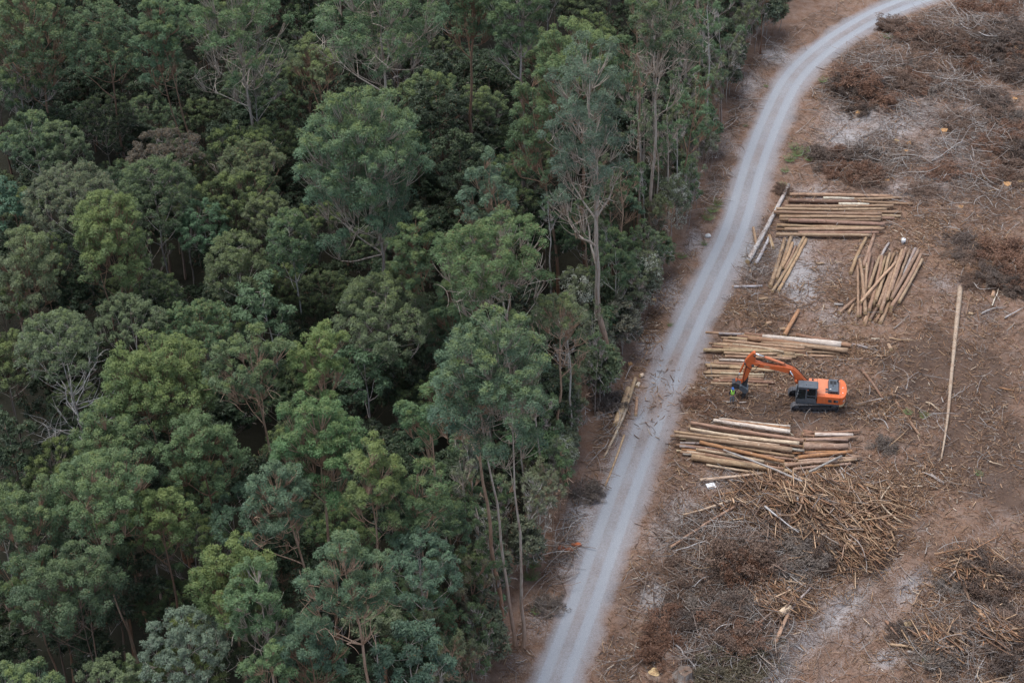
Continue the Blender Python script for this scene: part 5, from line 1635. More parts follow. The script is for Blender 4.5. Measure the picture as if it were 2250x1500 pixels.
z3 = lambda L: [(1500 + a / 3, b / 3) for a, b in L]                        # upper zoom
z5 = lambda L: [(1380 + a / 3.75, 1100 + b / 3.75) for a, b in L]           # lower slash heap zoom
z4 = lambda L: [(1450 + a / 4.412, 880 + b / 4.412) for a, b in L]
z6 = lambda L: [(1850 + a / 3.75, 1100 + b / 3.75) for a, b in L]
z8 = lambda L: [(1850 + a / 3., 600 + b / 3.) for a, b in L]
TR = [(z3([(1440, 260), (1490, 300), (1475, 350), (1480, 385)]), .07, 'silver', 2, 'forked silver branch standing out of brown brush below the road'), (z3([(1530, 430), (1600, 375), (1660, 345), (1690, 310)]), .07, 'silver', 1, 'smooth silver branch bowed across brown brush'),
      (z3([(1860, 330), (1880, 420), (1915, 480), (1985, 560)]), .08, 'silver', 1, 'long curved silver branch hanging down the upper slash'), (z3([(2125, 350), (2100, 420), (2080, 490)]), .06, 'silver', 1, 'short wavy silver branch in the upper slash'),
      (z3([(2180, 360), (2205, 430), (2195, 490), (2165, 540)]), .08, 'silver', 2, 'hooked silver branch in the upper slash'), (z3([(1090, 410), (1180, 440), (1290, 475)]), .07, 'grey', 0, 'straight grey pole at the left tip of the upper slash'),
      (z3([(1530, 480), (1660, 488)]), .12, 'silver', 0, 'thick bleached pole lying level in the upper slash'), (z3([(1460, 650), (1520, 672), (1590, 690)]), .07, 'tan', 0, 'tan stick below the fallen brown crown'),
      (z3([(1230, 700), (1310, 640), (1400, 590), (1520, 570)]), .07, 'brown', 5, 'long brown twiggy limb sweeping through the fallen crown'), (z3([(1480, 580), (1550, 680), (1565, 730)]), .06, 'red', 1, 'bent reddish limb across the fallen crown'),
      (z3([(945, 945), (1010, 880), (1110, 800)]), .05, 'brown', 1, 'thin arched brown branch over grey sand'), (z3([(740, 880), (800, 830), (868, 765)]), .04, 'grey', 0, 'thin straight grey pole by the roadside'),
      (z3([(1140, 940), (1200, 890), (1280, 850), (1340, 830)]), .05, 'grey', 2, 'pale arched branch on grey sand'), (z3([(1790, 780), (1870, 720), (2000, 690), (2130, 680)]), .06, 'silver', 4, 'long pale forked limb right of the wide splayed stump'),
      (z3([(1640, 1060), (1730, 1010), (1830, 940), (1990, 890)]), .09, 'silver', 4, 'longest bleached limb running towards the flat low stump'), (z3([(1560, 1180), (1640, 1120), (1700, 1060)]), .06, 'grey', 2, 'grey limb continuing the longest bleached limb'),
      (z3([(2130, 830), (2150, 880), (2145, 960)]), .06, 'silver', 2, 'upright-looking forked silver branch near the flat low stump'), (z3([(1170, 1190), (1220, 1145), (1300, 1130), (1380, 1120)]), .12, 'pink', 1, 'thick pinkish curved limb above the neat level pile'),
      (z3([(1040, 1115), (1150, 1105), (1300, 1120)]), .08, 'straw', 1, 'straw limb above the thick pinkish limb'), (z3([(1380, 1060), (1395, 1100), (1375, 1160)]), .05, 'grey', 1, 'small grey fork by the thick pinkish limb'),
      (z3([(1000, 960), (1140, 960), (1270, 925)]), .04, 'grey', 3, 'wispy grey branch on ash-grey ground'), (z3([(2010, 1265), (2060, 1250), (2100, 1240)]), .08, 'straw', 0, 'short straw billet branch left of the large split stump'),
      (z3([(2150, 960), (2190, 1010), (2230, 1090)]), .05, 'silver', 3, 'spidery silver branch near the picture edge'),
      (z5([(325, 1150), (430, 1220), (480, 1290), (560, 1390), (640, 1490)]), .09, 'silver', 3, 'long silver limb with antler forks at the bottom of the lower slash heap'), (z5([(390, 1070), (420, 1150), (480, 1180), (490, 1270)]), .05, 'silver', 2, 'antler-like silver fork above the long silver limb'),
      (z5([(585, 1120), (640, 960), (690, 880), (715, 820)]), .13, 'silver', 2, 'thick bone-white limb rising through the lower slash heap'), (z5([(540, 1045), (650, 1090), (780, 1110), (900, 1075)]), .06, 'silver', 4, 'curling bone-white branch across the lower slash heap'),
      (z5([(1050, 740), (1150, 700), (1180, 690), (1165, 590)]), .08, 'silver', 3, 'white forked limb above the split wood'), (z5([(1180, 715), (1290, 720), (1410, 712)]), .05, 'silver', 0, 'level white stick right of the white forked limb'),
      (z5([(840, 810), (880, 900), (890, 990), (880, 1070)]), .06, 'grey', 1, 'slender grey branch hanging in the lower slash heap'), (z5([(770, 830), (800, 900), (830, 1000)]), .07, 'pink', 1, 'pinkish limb in the lower slash heap'),
      (z5([(770, 30), (850, 100), (920, 170), (985, 275)]), .05, 'silver', 0, 'straight silver pole crossing the brown-grey pole'), (z5([(800, 238), (960, 236), (1170, 240)]), .04, 'silver', 0, 'thin level grey pole above the round brown brush'),
      (z5([(595, 175), (660, 110), (740, 40)]), .04, 'silver', 2, 'pale twiggy branch on grey ground left of the bark heap'), (z5([(1400, 690), (1550, 690), (1690, 740), (1820, 795)]), .06, 'brown', 1, 'long brown limb along the lower rim of the bark heap'),
      (z5([(1810, 370), (1900, 440), (2025, 525)]), .05, 'pale', 0, 'straight pale stick across the bark heap'), (z5([(1810, 20), (1825, 100), (1845, 190)]), .06, 'white', 0, 'short white stick upright in the bark heap'), (z5([(835, 165), (940, 145), (1070, 125)]), .08, 'straw', 1, 'straw limb at the top rim of the round brown brush'),
      (z5([(980, 660), (1020, 760), (1060, 860)]), .16, 'straw', 0, 'broad split slab pointing down into splintered wood'), (z5([(900, 1415), (960, 1410), (1040, 1420)]), .07, 'white', 0, 'short white stick on bare soil at the bottom edge'),
      (z5([(1350, 280), (1362, 360), (1355, 450)]), .16, 'tan', 0, 'upright tan split block in the bark heap'), (z5([(1910, 265), (1960, 340), (2000, 400)]), .22, 'straw', 0, 'broad pale slab of split wood low in the bark heap'),
      (z4([(1080, 790), (1200, 860), (1320, 920), (1370, 1010), (1550, 1120)]), .16, 'silver', 2, 'large forked grey trunk lying across the bark heap'), (z4([(1070, 985), (1200, 1000), (1350, 1030)]), .14, 'straw', 0, 'torn straw-coloured fork of the large grey trunk'),
      (z4([(1060, 965), (1160, 930), (1280, 905)]), .09, 'straw', 0, 'straw pole ending at the large forked grey trunk'), (z4([(1290, 930), (1400, 915), (1530, 880)]), .11, 'tan', 0, 'tan split pole behind the large forked grey trunk'),
      (z4([(550, 920), (700, 890), (830, 850), (950, 820)]), .10, 'orange', 0, 'dark orange-streaked limb right of the white sheet'), (z4([(495, 940), (600, 860), (710, 815)]), .06, 'brown', 0, 'thin brown stick touching the white sheet corner'),
      (z4([(590, 740), (700, 770), (850, 790), (1000, 780)]), .08, 'silver', 2, 'grey limb tucked below the big front pile'), (z4([(1330, 1040), (1380, 1120), (1440, 1200)]), .10, 'red', 0, 'reddish peeling limb under the large forked grey trunk'),
      (z4([(890, 1115), (960, 1030), (1050, 935)]), .06, 'grey', 0, 'grey stick leaning over dark gap left of the large forked grey trunk'), (z4([(1010, 1140), (1120, 1110), (1260, 1050)]), .08, 'silver', 1, 'silver limb under the forked grey trunk'),
      (z4([(1650, 610), (1720, 700), (1750, 790)]), .07, 'pink', 0, 'pinkish pole sloping off the end of the big front pile'), (z4([(1740, 670), (1790, 760), (1820, 850)]), .10, 'grey', 0, 'greyish pole beside the pinkish sloping pole'),
      (z4([(1750, 640), (1850, 720), (2000, 760)]), .06, 'silver', 0, 'long pale stick right of the greyish pole'), (z4([(2000, 540), (2100, 600), (2200, 690)]), .06, 'brown', 1, 'curved brown branch right of the big front pile'),
      (z6([(815, 475), (920, 450), (1010, 430), (1110, 410)]), .10, 'pale', 1, 'thick pale bowed limb in the right-hand slash below bare soil'), (z6([(790, 525), (930, 490), (1120, 460)]), .11, 'tan', 0, 'tan limb right under the thick pale bowed limb'),
      (z6([(860, 665), (930, 590), (1040, 500)]), .12, 'grey', 0, 'thick grey limb crossing the tan limb'), (z6([(1060, 565), (1120, 500), (1190, 430)]), .11, 'tan', 0, 'tan limb leaning up to the thick pale bowed limb'), (z6([(1000, 690), (1040, 790), (1075, 890)]), .16, 'brown', 0, 'stout brown limb pointing at the splintered stump'),
      (z6([(580, 855), (630, 770), (680, 685)]), .06, 'tan', 0, 'slim tan stick by the dark hole'), (z6([(640, 845), (760, 890), (1000, 975)]), .05, 'brown', 2, 'long thin brown stick towards the splintered stump'),
      (z6([(400, 1180), (520, 1195), (640, 1215)]), .14, 'straw', 0, 'split slab left in the crossed slabs at the lower corner'), (z6([(620, 1215), (720, 1190), (830, 1160)]), .13, 'tan', 0, 'split slab upper right in the crossed slabs at the lower corner'), (z6([(700, 1225), (850, 1200), (1010, 1190)]), .16, 'tan', 0, 'longest pointed slab in the crossed slabs at the lower corner'),
      (z6([(540, 1240), (660, 1265), (800, 1290)]), .13, 'grey', 0, 'lowest grey slab in the crossed slabs at the lower corner'), (z6([(640, 1090), (650, 1230), (655, 1350)]), .11, 'orange', 0, 'upright orange splinter through the crossed slabs at the lower corner'), (z6([(665, 1130), (780, 1105), (870, 1095)]), .08, 'pale', 0, 'pale pole above the crossed slabs at the lower corner'),
      (z6([(1060, 1040), (1025, 1150), (1040, 1300), (1045, 1480)]), .07, 'grey', 2, 'long grey sapling stem beside the splintered stump'), (z6([(900, 1110), (960, 1240), (1010, 1350)]), .09, 'silver', 1, 'silver limb below the pale pole at the lower corner'), (z6([(1090, 1490), (1130, 1380), (1200, 1250)]), .06, 'silver', 1, 'silver stick at the very bottom edge near the splintered stump'),
      (z6([(360, 990), (410, 1050), (475, 1130)]), .14, 'red', 0, 'dark reddish slab beside the yellow-topped stump'), (z6([(1140, 1500), (1290, 1460), (1500, 1400)]), .10, 'tan', 1, 'tan limb along the bottom edge in the corner'),
      (z8([(820, 270), (840, 170), (880, 140)]), .06, 'brown', 2, 'brown forked branch by the top of the lone long log'), (z8([(915, 270), (980, 240), (1060, 225)]), .09, 'silver', 3, 'bleached forked branch right of the lone long log top'), (z8([(990, 215), (1020, 140), (1045, 70)]), .07, 'white', 0, 'white stick beside the upright pale billet'),
      (z8([(1070, 295), (1130, 260), (1180, 235)]), .09, 'silver', 1, 'smooth bleached stick near the picture edge'), (z8([(310, 425), (400, 437), (485, 445)]), .07, 'straw', 0, 'straw pole lying between the tangled pile and lone long log'), (z8([(340, 410), (420, 395), (495, 385)]), .04, 'tan', 0, 'thin tan stick above the straw pole'),
      (z8([(340, 365), (390, 320), (440, 278)]), .06, 'grey', 0, 'grey stick pointing at the fanned pile'), (z8([(970, 1240), (1010, 1250), (1065, 1265)]), .08, 'pale', 1, 'pale stick on open brown soil near the picture edge'), (z8([(1040, 755), (1090, 765), (1140, 775)]), .10, 'orange', 0, 'orange split stick on dark soil right of the lone long log'),
      (z8([(595, 1020), (640, 1005), (690, 990)]), .05, 'pale', 0, 'pale splinter touching the lone long log'), (z8([(555, 850), (600, 870), (650, 910)]), .09, 'pale', 1, 'shattered pale splinters left of the lone long log'), (z8([(310, 1135), (380, 1080), (440, 1020)]), .05, 'straw', 1, 'straw stick right of the big front pile end'),
      (z8([(530, 1310), (600, 1340), (660, 1380)]), .08, 'grey', 0, 'grey pole on churned soil below the lone long log'), (z8([(890, 790), (905, 720), (930, 680)]), .04, 'grey', 0, 'bent grey twig on dark soil right of the lone long log')]
for i, (L, rad, c, f, lab) in enumerate(TR):
    path = [gat(u, v, .10 + rad + (.12 * math.sin(math.pi * k / max(1, len(L) - 1)))) for k, (u, v) in enumerate(L)]
    tag(branch(path, rad, c, f, 300 + i), lab, 'branch', 'branches in the felled slash')

# further limbs strewn over the slash, labelled by the nearest thing one can find
ZONES = [(2150, 110, 150, 130, 60, .5), (1930, 170, 110, 90, 30, .4), (2150, 330, 110, 110, 30, .3), (1960, 360, 110, 40, 16, .2), (1610, 1260, 110, 90, 26, .4), (1620, 1420, 110, 60, 22, .3),
         (1800, 1150, 140, 90, 60, .8), (2150, 1290, 110, 80, 26, .3), (2120, 1440, 130, 60, 20, .3), (2190, 600, 70, 60, 14, .2), (1655, 560, 38, 80, 24, .15), (1960, 900, 80, 60, 14, .1), (2130, 950, 110, 130, 12, 0), (1340, 900, 30, 110, 8, 0), (1290, 1130, 30, 120, 8, 0)]
r = np.random.default_rng(5)
LEN = {0: 'short', 1: 'long'}
k = 0
for zu, zv, ru, rv, cnt, hump in ZONES:
    for q in range(int(cnt * .58)):
        u, v = zu + r.normal() * ru * .55, zv + r.normal() * rv * .55
        if not (1180 < u < 2262 and -10 < v < 1510):
            continue
        p = gat(u, v, .1)
        sd_ = float(road_sd(np.array([p[0]]), np.array([p[1]]))[0])
        if -3.1 < sd_ < 3.6 or np.hypot(u - 1720, (v - 870)) < 70:
            continue
        heap = zu == 1800
        ln = r.uniform(2.2, 4.8) if heap else r.uniform(.9, 3.4)
        az = r.uniform(0, math.pi * 2)
        d = np.array([math.cos(az), math.sin(az), r.uniform(-.05, .22)])
        b = p + d * ln
        b[2] = max(b[2], hz(b[0], b[1]) + .06)
        m = (p + b) / 2 + np.array([-d[1], d[0], 0]) * r.normal() * .14 * ln + np.array([0, 0, .08 * ln])
        p[2] += r.uniform(0, hump)
        c = r.choice(['silver', 'grey', 'brown', 'tan', 'straw', 'pink', 'dark', 'pale'], p=[.05, .15, .3, .2, .1, .1, .05, .05] if heap else [.26, .2, .2, .12, .08, .06, .05, .03])
        fk = int(r.integers(0, 4))
        pre = f"{LEN[int(ln > 2)]} {WORD[c]} {'twiggy' if fk > 2 else 'forked' if fk > 0 else 'bare'} branch"
        lab = relation(u, v, LM, pre, n=12)
        if not lab:
            continue
        tag(branch([p, m, b], r.uniform(.05, .11) if heap else r.uniform(.025, .06), c, 0 if heap else fk + 1, 900 + k), lab, 'branch', 'branches in the felled slash')
        k += 1
print('strewn branches', k)


# ---- dead brush: heaps of brown leaves on fine twigs
def brush_mesh(seed, n=40, leafn=5400, flat=.75, L=.21, w=.065):
    r = np.random.default_rng(seed)
    tb = MB()
    ends = []
    main = norm(np.array([1, .25 * r.normal(), .3]))
    for i in range(n):
        d = norm(main * .5 + r.normal(size=3) * np.array([1, 1, .5]) + np.array([0, 0, .35]))
        d[2] = abs(d[2]) * flat
        a = r.normal(size=3) * np.array([.2, .2, .03])
        P = wob(bez(a, a + d * .5 + np.array([0, 0, .18]), a + d * r.uniform(.7, 1.1), 7), .04, r)
        g = r.uniform(.8, 1.5)
        tb.add(*tube(P, np.linspace(.022, .008, 7), 3), col=(g, g, g, 1))
        for k in range(5):
            s = P[int(r.integers(2, 6))]
            e = s + norm(d + r.normal(size=3) * .6) * r.uniform(.15, .4)
            tb.add(*tube(np.stack([s, (s + e) / 2 + r.normal(size=3) * .02, e]), (.007, .005, .003), 3), col=(g, g, g, 1))
            ends.append(e)
    ends = np.array(ends)
    c = ends[r.integers(len(ends), size=leafn // 30)]
    V, Q, C = leaves(c, np.full(len(c), .17), 30, L * .5, w * .5, r, up=.3, droop=.2, wind=(0, 0, 0), lime=0, squash=.7, spread=.9)
    C[:, 2] = 0
    lb = MB()
    lb.add(V, Q, col=C)
    return tb.build('twigs', M_BARK, smooth=True, data_only=True), lb.build('dead_leaves', M_LEAF, data_only=True)


BR = [brush_mesh(60 + i) for i in range(6)]
BC = dict(rust=(.165, .088, .056), brown=(.145, .095, .07), grey=(.14, .115, .098), dark=(.095, .068, .054), olive=(.095, .08, .05))
BUSH = [(1640, 1225, 3.0, 1.5, 'brown', 'largest round brown brush heap, dome shaped, below the big front pile'), (1610, 1255, 2.2, 1.1, 'dark', 'dark brush heap against the largest round brown heap'), (1625, 1260, 1.9, 1.5, 'rust', 'rusty bark-draped mound at the foot of the largest round brown heap'),
        (1560, 1270, 2.4, .9, 'brown', 'flat brown brush left of the rusty bark-draped mound'), (1480, 1240, 1.6, .6, 'brown', 'small brown brush on grey sand by the road'), (1470, 1370, 2.2, .9, 'rust', 'rusty brush heap beside the lower road'), (1450, 1430, 2.0, .9, 'rust', 'second rusty brush heap under the first beside the lower road'),
        (1520, 1370, 2.0, .9, 'dark', 'dark brush between rusty heaps and white limbs'), (1590, 1470, 2.6, .9, 'olive', 'olive-brown brush at the bottom edge'), (1660, 1440, 2.0, .8, 'olive', 'olive brush right of the bottom-edge brush'), (1500, 1290, 1.8, .8, 'brown', 'brown brush above the rusty roadside heaps'),
        (1890, 175, 2.8, 1.2, 'rust', 'rust-brown fallen crown just below the upper road bend'), (1920, 215, 2.6, 1.1, 'rust', 'lower fan of the rust-brown fallen crown'), (1990, 190, 2.4, .9, 'brown', 'brown twiggy crown right of the rust-brown fallen crown'), (1960, 60, 2.4, .9, 'brown', 'brown brush close to the top of the road'),
        (2050, 80, 2.8, 1.1, 'brown', 'brown brush heap among silver branches up top'), (2130, 25, 2.8, 1.2, 'rust', 'orange-brown brush at the top edge'), (2190, 35, 2.6, 1.3, 'rust', 'dark red brush near the top corner'), (2180, 90, 2.6, 1.0, 'dark', 'dark brush under the dark red brush'),
        (2120, 110, 2.2, 1.0, 'brown', 'brown brush left of the dark brush in the upper slash'), (2235, 120, 2.0, .9, 'rust', 'rusty brush at the upper picture edge'), (2040, 150, 2.0, .7, 'brown', 'brown brush below the upper silver branches'), (1840, 335, 1.9, .7, 'rust', 'small rusty brush right of the green fern patch'),
        (2110, 265, 2.2, .6, 'brown', 'flat brown brush behind the flat low stump'), (2200, 260, 2.4, .9, 'brown', 'brown brush by the picture edge under upper slash'), (2235, 330, 2.2, .9, 'dark', 'dark tangled brush at the picture edge'), (1890, 345, 2.2, .8, 'dark', 'dark tangle above the neat level pile'), (2090, 370, 2.6, .6, 'rust', 'wide low rusty brush right of the ragged stump'),
        (2020, 420, 2.2, .5, 'brown', 'low brown brush above the white drum'), (2200, 560, 3.0, 1.3, 'rust', 'big rust-orange brush heap at the right picture edge'), (2230, 610, 2.2, 1.0, 'rust', 'rusty brush under the big rust-orange heap'), (2150, 570, 2.0, .6, 'brown', 'low brush left of the big rust-orange heap'),
        (1716, 418, 1.1, .6, 'brown', 'brown brush between the road and the weathered silver log'), (2160, 1250, 2.4, .9, 'dark', 'dark stick heap under pale bowed limb'), (2215, 1260, 2.4, .8, 'brown', 'brown stick heap at the lower picture edge'), (2180, 1345, 2.2, 1.0, 'dark', 'dark grey-green brush behind the splintered stump'),
        (2215, 1440, 2.2, .9, 'dark', 'dark brush right of the splintered stump'), (2060, 1440, 2.2, .7, 'grey', 'grey brush below the crossed slabs'), (1985, 1390, 1.4, .6, 'dark', 'dark brush round the yellow-topped stump'), (1720, 1150, 1.8, .8, 'brown', 'brown brush in the dark gap of the bark heap'), (1940, 975, 1.5, .6, 'grey', 'grey root tangle at the end of the big front pile'),
        (1330, 880, 1.8, 1.0, 'grey', 'grey leafless brush by the yellowish stump'), (1290, 1080, 1.6, .8, 'grey', 'grey brush on the sandy verge'), (1200, 1330, 1.6, .6, 'grey', 'grey stick heap on the lower verge'), (1560, 990, 1.0, .4, 'brown', 'little brown brush at the roadside end of the big front pile'), (1535, 885, 1.5, .5, 'rust', 'bark-strewn brush by the road left of the person')]
for i, (u, v, rad, ht, c, lab) in enumerate(BUSH):
    p = gat(u, v, ht * .3)
    e = empty('dead_brush', (p[0], p[1], hz(p[0], p[1]) - .08), rng.uniform(0, 6.28))
    e.scale = (rad * .95, rad * .95, max(ht * 1.6, .8))
    tag(e, lab, 'dead brush', 'heaps of dead brush')
    t_, l_ = BR[i % 6]
    o = link('twigs', t_, e)
    o.color = (*(np.array(BC[c]) * 1.6 + .05), 1)
    o = link('dead_leaves', l_, e)
    o.color = (*BC[c], 1)

r = np.random.default_rng(91)
for zu, zv, ru, rv, cnt in [(2120, 100, 150, 100, 26), (1930, 200, 100, 80, 12), (2200, 330, 70, 90, 8), (1590, 1330, 110, 110, 14), (2170, 1350, 90, 100, 12), (2190, 590, 70, 50, 6), (1900, 370, 90, 30, 5), (1650, 520, 30, 70, 5), (1800, 1180, 110, 60, 6)]:
    for k in range(cnt):
        u, v = zu + r.normal() * ru * .6, zv + r.normal() * rv * .6
        if not (1380 < u < 2265 and -15 < v < 1515):
            continue
        p = gat(u, v, .3)
        if -3.6 < float(road_sd(np.array([p[0]]), np.array([p[1]]))[0]) < 4.6:
            continue
        c = str(r.choice(['rust', 'brown', 'brown', 'dark', 'dark', 'grey']))
        s_ = r.uniform(1.2, 2.6)
        lab = relation(u, v, LM, {'rust': 'rust-coloured', 'brown': 'brown', 'dark': 'dark brown', 'grey': 'greyish'}[c] + (' wide' if s_ > 2 else ' small') + ' dead brush heap')
        if not lab:
            continue
        e = empty('dead_brush', (p[0], p[1], hz(p[0], p[1]) - .05), r.uniform(0, 6.28))
        e.scale = (s_, s_, r.uniform(.7, 1.5))
        tag(e, lab, 'dead brush', 'heaps of dead brush')
        t_, l_ = BR[int(r.integers(6))]
        o = link('twigs', t_, e)
        o.color = (*(np.array(BC[c]) * 1.7 + .05), 1)
        o = link('dead_leaves', l_, e)
        o.color = (*BC[c], 1)


# ---- litter nobody could count: bark strips, twigs and chips
def sample(n, dens, seed):
    """points of the felled ground, drawn with a density given on the photograph's pixels"""
    r = np.random.default_rng(seed)
    out = []
    while sum(len(o) for o in out) < n:
        m = 60000
        u, v = r.uniform(1050, 2300, m), r.uniform(-60, 1560, m)
        X = np.array([(CP - (b - 750) / FPX * SP) / (SP + (b - 750) / FPX * CP) * CH for b in v[:1]])
        b_ = (v - 750) / FPX
        t = CH / (SP + b_ * CP)
        x, y = (u - 1125) / FPX * t, (CP - b_ * SP) * t
        sd_, es = road_sd(x, y), seg_dist(x, y, EDGE)
        ok = (es > .3) & ((sd_ > 2.5) | (sd_ < -2.2) | (r.random(m) < .22 * np.exp(-((u - 1440) / 60) ** 2 - ((v - 880) / 70) ** 2)))
        ok &= r.random(m) < dens(u, v, x, y, sd_)
        out.append(np.stack([x[ok], y[ok]], -1))
    return np.vstack(out)[:n]


def sticks(name, n, dens, seed, l0, l1, w0, w1, pal, tilt, hmax, label, segs=2, curve=.05, head=None):
    r = np.random.default_rng(seed)
    P = sample(n, dens, seed)
    z = H(P[:, 0], P[:, 1])
    ln = np.exp(r.uniform(np.log(l0), np.log(l1), n))
    az = r.uniform(0, 2 * math.pi, n)
    if head:
        az = np.where(r.random(n) < .7, R(head) + r.normal(size=n) * .35, az)
    el = np.clip(r.normal(size=n) * tilt, -.05, .9)
    d = np.stack([np.cos(az) * np.cos(el), np.sin(az) * np.cos(el), np.sin(el)], -1)
    s = np.stack([-np.sin(az), np.cos(az), np.zeros(n)], -1)
    up = np.cross(d, s)
    w = np.exp(r.uniform(np.log(w0), np.log(w1), n))
    c = np.stack([P[:, 0], P[:, 1], z + r.random(n) ** 2 * hmax + w * .4], -1)
    bend = r.normal(size=n) * curve * ln
    rings = []
    for k in range(segs + 1):
        f = k / segs - .5
        q = c + d * (f * ln)[:, None] + s * (bend * (.25 - f * f) * 4)[:, None] + np.array([0, 0, 1]) * (np.maximum(0, -d[:, 2] * f * ln) * .0)[:, None]
        tp = 1 - .35 * abs(f)
        rings.append(np.stack([q - s * (w * .5 * tp)[:, None], q + up * (w * .42)[:, None], q + s * (w * .5 * tp)[:, None]], 1))
    V = np.stack(rings, 1).reshape(n, -1, 3)
    base = (np.arange(n) * (segs + 1) * 3)[:, None, None]
    F = []
    for k in range(segs):
        for a in range(3):
            b = (a + 1) % 3
            F.append([k * 3 + a, k * 3 + b, (k + 1) * 3 + b, (k + 1) * 3 + a])
    Q = (np.array(F)[None] + base).reshape(-1, 4)
    pal = np.array(pal)
    cc = pal[r.integers(len(pal), size=n)] * (1 + .18 * r.normal(size=(n, 1)))
    C = np.concatenate([np.clip(cc, .015, .75), np.ones((n, 1))], -1)
    mb = MB()
    mb.add(V.reshape(-1, 3), Q, col=np.repeat(C, (segs + 1) * 3, 0))
    o = mb.build(name, M_STICK)
    o['kind'] = 'stuff'
    o['label'] = label
    return o


RUT_MID = np.array([at(u, v)[:2] for u, v in [(1740, 1520), (1810, 1440), (1890, 1355), (1965, 1285), (2045, 1205), (2130, 1130), (2240, 1080)]])


def D(L, base=.1):
    def f(u, v, x, y, sd_):
        near = np.exp(-((np.abs(sd_) - 2.5) / 1.2) ** 2)
        patch = .35 + 1.1 * np.clip(fbm(x / 3.2, y / 3.2, 71, 3) * 2 - .6, 0, 1)
        return np.clip((base + blobs(u, v, L)) * patch * (1 - .55 * near) * np.where(np.hypot((u - 1700) / 150, (v - 885) / 42) < 1, .5, 1) * (1 - .8 * np.exp(-((seg_dist(x, y, RUT_MID)) / 2.6) ** 2)), 0, 1)
    return f


HEAP = [(1800, 1150, 160, 95, 1), (1880, 1200, 90, 80, 1), (1700, 1330, 90, 60, .8), (1640, 680, 90, 40, .7), (1950, 900, 110, 50, .6), (1700, 850, 180, 60, .5), (1530, 880, 60, 60, .7), (1450, 850, 50, 90, .9), (1440, 730, 30, 60, .8), (1380, 930, 40, 70, .7),
        (2150, 1300, 120, 70, .7), (2150, 1430, 130, 70, .6), (2180, 590, 90, 60, .7), (1850, 760, 120, 40, .6), (2100, 850, 120, 120, .12), (1980, 1080, 110, 60, .6), (1490, 980, 30, 50, .7), (2030, 520, 90, 60, .5), (1900, 680, 130, 60, .4), (1750, 1230, 150, 70, .8)]
SLASH = [(2150, 110, 170, 120, 1), (1950, 180, 130, 90, .9), (2150, 320, 130, 110, .7), (1950, 350, 130, 50, .6), (1610, 1280, 120, 110, .8), (1620, 1430, 130, 60, .7), (1640, 560, 50, 80, .7), (1530, 1180, 80, 60, .4), (2130, 1420, 130, 70, .5), (1640, 230, 50, 80, .5), (1580, 420, 40, 90, .4), (1240, 1250, 40, 150, .4), (1330, 960, 35, 120, .5), (1700, 110, 70, 60, .5)]
BARKP = [(.26, .15, .09), (.32, .19, .11), (.22, .12, .07), (.40, .27, .17), (.17, .10, .065), (.34, .22, .14), (.27, .17, .115)]
TWIGP = [(.24, .17, .13), (.30, .245, .21), (.18, .115, .085), (.11, .072, .055), (.22, .145, .105), (.38, .34, .315), (.14, .085, .06)]
CHIPP = [(.52, .39, .28), (.44, .30, .20), (.38, .24, .155), (.58, .48, .38), (.42, .37, .33)]
sticks('bark_litter', 30000, D(HEAP, .10), 1, .25, 1.3, .03, .10, BARKP, .16, .22, 'shredded brown bark strips strewn over the felled ground')
sticks('twig_litter', 34000, D(SLASH + HEAP[:6], .16), 2, .3, 1.7, .016, .05, TWIGP, .2, .30, 'grey and brown twigs strewn over the felled ground', 3)
sticks('wood_chips', 5200, D(HEAP, .07), 3, .15, .9, .04, .14, CHIPP, .12, .2, 'pale splinters and chips of wood', 1)
sticks('leaf_crumbs', 42000, lambda u, v, x, y, s: np.full(u.shape, .5) * np.clip(fbm(x / 1.5, y / 1.5, 88, 2) * 1.8 - .4, 0, 1), 4, .08, .3, .02, .06, BARKP + BARKP + TWIGP, .1, .03, 'small crumbs of bark and leaf on the soil', 1)
sticks('slash_twigs', 16000, D(SLASH, .03), 12, .8, 3.2, .022, .06, TWIGP + [(.42, .40, .385), (.36, .33, .31)], .28, .75, 'longer dead twigs and canes tangled through the slash', 3, .09)
sticks('slash_limbs', 3000, D(SLASH, .0), 14, 1.4, 4.2, .04, .095, [(.36, .32, .295), (.27, .21, .18), (.20, .14, .11), (.42, .385, .36), (.30, .24, .20), (.24, .16, .12)], .26, .9, 'grey and brown limbs lying thick in the slash', 5, .10)
heap_only = lambda u, v, x, y, s: np.clip(blobs(u, v, HEAP[:3] + [(1690, 1085, 90, 35, .85), (1600, 1120, 60, 40, .6), (1960, 1120, 60, 60, .6), (2140, 1265, 80, 45, .95), (1880, 1100, 90, 50, .7), (2060, 1425, 70, 35, .9), (2190, 1400, 60, 60, .8), (1680, 1345, 45, 45, .8)]) - .35, 0, 1)
sticks('split_wood', 3800, heap_only, 6, .7, 4.2, .035, .21, BARKP + BARKP + TWIGP[:4] + [(.42, .28, .18), (.48, .34, .23), (.36, .20, .12)], .3, .8, 'split lengths of wood jumbled in the bark heap', 2, .02, -62)

# ---- white things left about, ferns and green bushes
M_CLOTH = plain('white_plastic', (.72, .73, .75), .5, .4, .08)


